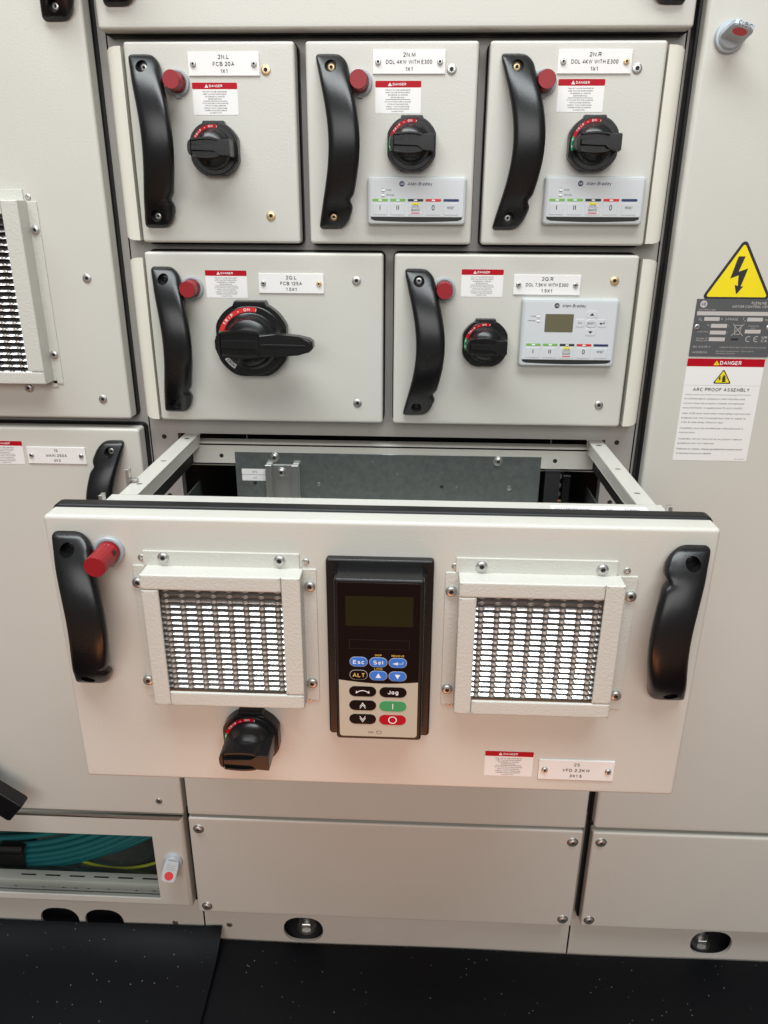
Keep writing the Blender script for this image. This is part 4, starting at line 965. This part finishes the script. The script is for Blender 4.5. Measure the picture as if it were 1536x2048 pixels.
def chev(sg):
    def f(b, u, v, h):
        for k in (0, 1):
            y = v+sg*(k*2.0-1.6); t_ = 0.55
            b.sheet([(u, y-sg*1.6), (u+2.8, y+sg*2.8), (u+2.2, y+sg*2.8), (u, y-sg*1.6+sg*1.1), (u-2.2, y+sg*2.8), (u-2.8, y+sg*2.8)], h, INKW)
    return f
pill('key', 272.2, 160.9, W2, H2, GLOSSB, chev(1)); pill('key', 298.5, 161.1, W2, H2, GREENI, lambda b, u, v, h: b.rect(u-0.35, u+0.35, v-2.8, v+2.8, h, INKW))
pill('key', 272.1, 175.3, W2, H2, GLOSSB, chev(-1)); pill('key', 298.4, 175.4, W2, H2, REDI, lambda b, u, v, h: b.ring(u, v, 3.0, 3.8, h, INKW))
# tray: local v = world v - 407, local h = 319 + world h(-y)
def tray(u0, u1, v0, v1, y0, y1): return (u0-1, u1-1, v0-407, v1-407, -(y1+319), -(y0+319))
def tb(b, u0, u1, v0, v1, y0, y1, m, bev=0.4): b.boxall(*tray(u0, u1, v0, v1, y0, y1), m, bev)
for x0, x1, inner in ((18.5, 36.5, 1), (533.5, 551, 0)):
    b = MB(); tb(b, x0, x1, 431, 433, -286, 34, PAINT)
    tb(b, (x1-2) if inner else x0, x1 if inner else x0+2, 432, 446, -284, 30, PAINT)
    tb(b, x0 if inner else x1-2, x0+2 if inner else x1, 432, 444, -284, 30, PAINT)
    for k, yy in enumerate((-168, -88, 6)):
        uu = (x0+x1)/2-1; b.prism([(uu+2.6*math.cos(a*math.pi/6), 0+2.6*math.sin(a*math.pi/6)) for a in range(12)], 0, 0.1, PAINT) if 0 else None
        V = [P(uu+3.4*math.cos(a*math.pi/8), 430.9-407, -(yy+319)+2.2*math.sin(a*math.pi/8)) for a in range(16)]; b.raw(V, [tuple(range(16))], BLACKM if k == 2 else STEEL)
    b.build('tray_rail', DR)
b = MB(); tb(b, 14, 554, 429, 430.6, -287.5, -207, PAINT2); tb(b, 14, 554, 429.5, 440, -208.6, -207, PAINT2); tb(b, 14, 554, 425, 520, -287, -285.4, PAINT2)
b.build('tray_front', DR)
b = MB(); vv = 428.85-407
def flat(b, u0, u1, y0, y1, v, m): b.raw([P(u0-1, v, -(y0+319)), P(u1-1, v, -(y0+319)), P(u1-1, v, -(y1+319)), P(u0-1, v, -(y1+319))], [(0, 1, 2, 3)], m)
flat(b, 446, 538, -232, -213, vv, WHITE)
for t_, uu, wd in (('UNIT CERTIFICATION', 466, 34), ('CAT.', 502, 7), ('21.8051', 522, 14)):
    V_, F_ = text_mesh(t_, True); x0 = min(p[0] for p in V_); x1 = max(p[0] for p in V_); kx = wd/(x1-x0)
    b.raw([P(uu-1-wd/2+(p[0]-x0)*kx, vv-0.1-p[2]*0.3, -(95+3.4*p[1])) for p in V_], F_, INK)
b.build('certification_label', DR)
for u0, yy in ((14, -238), (551, -238)):
    b = MB(); tb(b, u0, u0+3, 419, 432, yy, yy+8, STEEL, 0.3); tb(b, u0-4 if u0 < 100 else u0, u0+3 if u0 < 100 else u0+7, 428, 430, yy-2, yy+8, STEEL, 0.3); b.build('clip', DR)
b = MB(); tb(b, 14, 17, 416, 436, -168, -160, STEEL, 0.3); tb(b, 14, 24, 427, 429, -166, -160, STEEL, 0.3); b.build('clip', DR)
# rear cross rail, sides, floor
b = MB(); b.box(20-1, 553-1, 441-407, 474-407, -(44+319), -(28+319), PAINT, 4.5, 4, 0.5); 
for u_, v_ in ((63.9, 459.5), (494.6, 458.9)): b.disc(u_-1, v_-407, 2.8, -(28+319)+0.15, BLACKM)
b.build('cross_rail', DR, smooth=60)
b = MB()
for x0 in (22, 545.5):
    tb(b, x0, x0+2, 505, 655, -285, 60, GALV, 0); tb(b, x0-1.5, x0+3.5, 446.5, 470, -270, 28, BLACKM, 1); 
tb(b, 22, 547, 600, 602, -285, 24, PAINT, 0); b.build('tray_side', DR)
b = MB(); PY = -(27+319)
b.box(81.5-1, 477-1, 454-407, 640-407, PY-1.8, PY, GALV, 0.3, 1)
hole_disc(b, 351-1, 496.4-407, 2.3, PY+0.1); hole_disc(b, 106-1, 496-407, 2.6, PY+0.1)
b.lathe(190.3-1, 496-407, [(2.2, PY-0.1), (2.2, PY+0.6), (1.6, PY+0.8)], STEEL, 14); b.lathe(438.5-1, 496.7-407, [(3.2, PY-0.1), (3.2, PY+0.8), (1.6, PY+1.0), (1.4, PY+0.2)], STEEL, 18)
mp = b.build('mounting_plate', DR)
screw(mp, 133.5-1, 460.2-407, 'washer', PY); screw(mp, 422-1, 460.3-407, 'washer', PY)
b = MB(); b.box(123, 164, 470-407, 540-407, PY, PY+2, STEEL, 0.3, 1); b.boxall(123, 129, 468-407, 540-407, PY+1, PY+13, STEEL, 1); b.boxall(157.5, 163.5, 468-407, 540-407, PY+1, PY+13, STEEL, 1)
b.box(118, 170, 519-407, 526-407, PY, PY+3, GALV, 0.3, 1); br = b.build('bracket', DR); screw(br, 141, 479.5-407, 'washer', PY+2)
b = MB(); b.prism(rrect(88.5, 121, 476.5-407, 484.2-407, 1.2), PY, PY+0.5, WHITE); b.prism(rrect(88.5, 121, 484.8-407, 492.6-407, 1.2), PY, PY+0.5, WHITE)
b.text('-QF2', 105, 480.4-407, 2.6, PY+0.6, INK, w=7); b.text('-W1', 105, 488.8-407, 2.6, PY+0.6, INK, w=5); b.build('marker_label', DR)
b = MB(); tb(b, 484, 500, 470, 600, 20, 60, BLACKM, 1.5); tb(b, 508, 514, 478, 600, 24, 60, BLACK, 1.5); tb(b, 500, 508, 470, 600, 36, 60, BLACK, 1)
for v_ in (482, 494, 506, 520): b.lathe(504-1, v_-407, [(3.2, -(37+319)), (3.2, -(34+319)), (2, -(33.6+319))], STEEL, 14)
b.boxall(499, 504, 514-407, 528-407, -(36+319), -(30+319), COPPER, 1); b.boxall(505, 510, 514-407, 524-407, -(36+319), -(30+319), BRASS, 1)
b.build('terminal_block', DR)
# pale connector bits above the cross rail, inside the cabinet
b = MB()
for u0, u1 in ((205, 208), (224, 228), (262, 270), (296, 299), (330, 336), (350, 362), (372, 376)):
    b.boxall(u0-1, u1-1, 437.5-407, 441-407, -(95+319), -(70+319), WHITE, 0.3)
b.build('terminal_strip', DR)
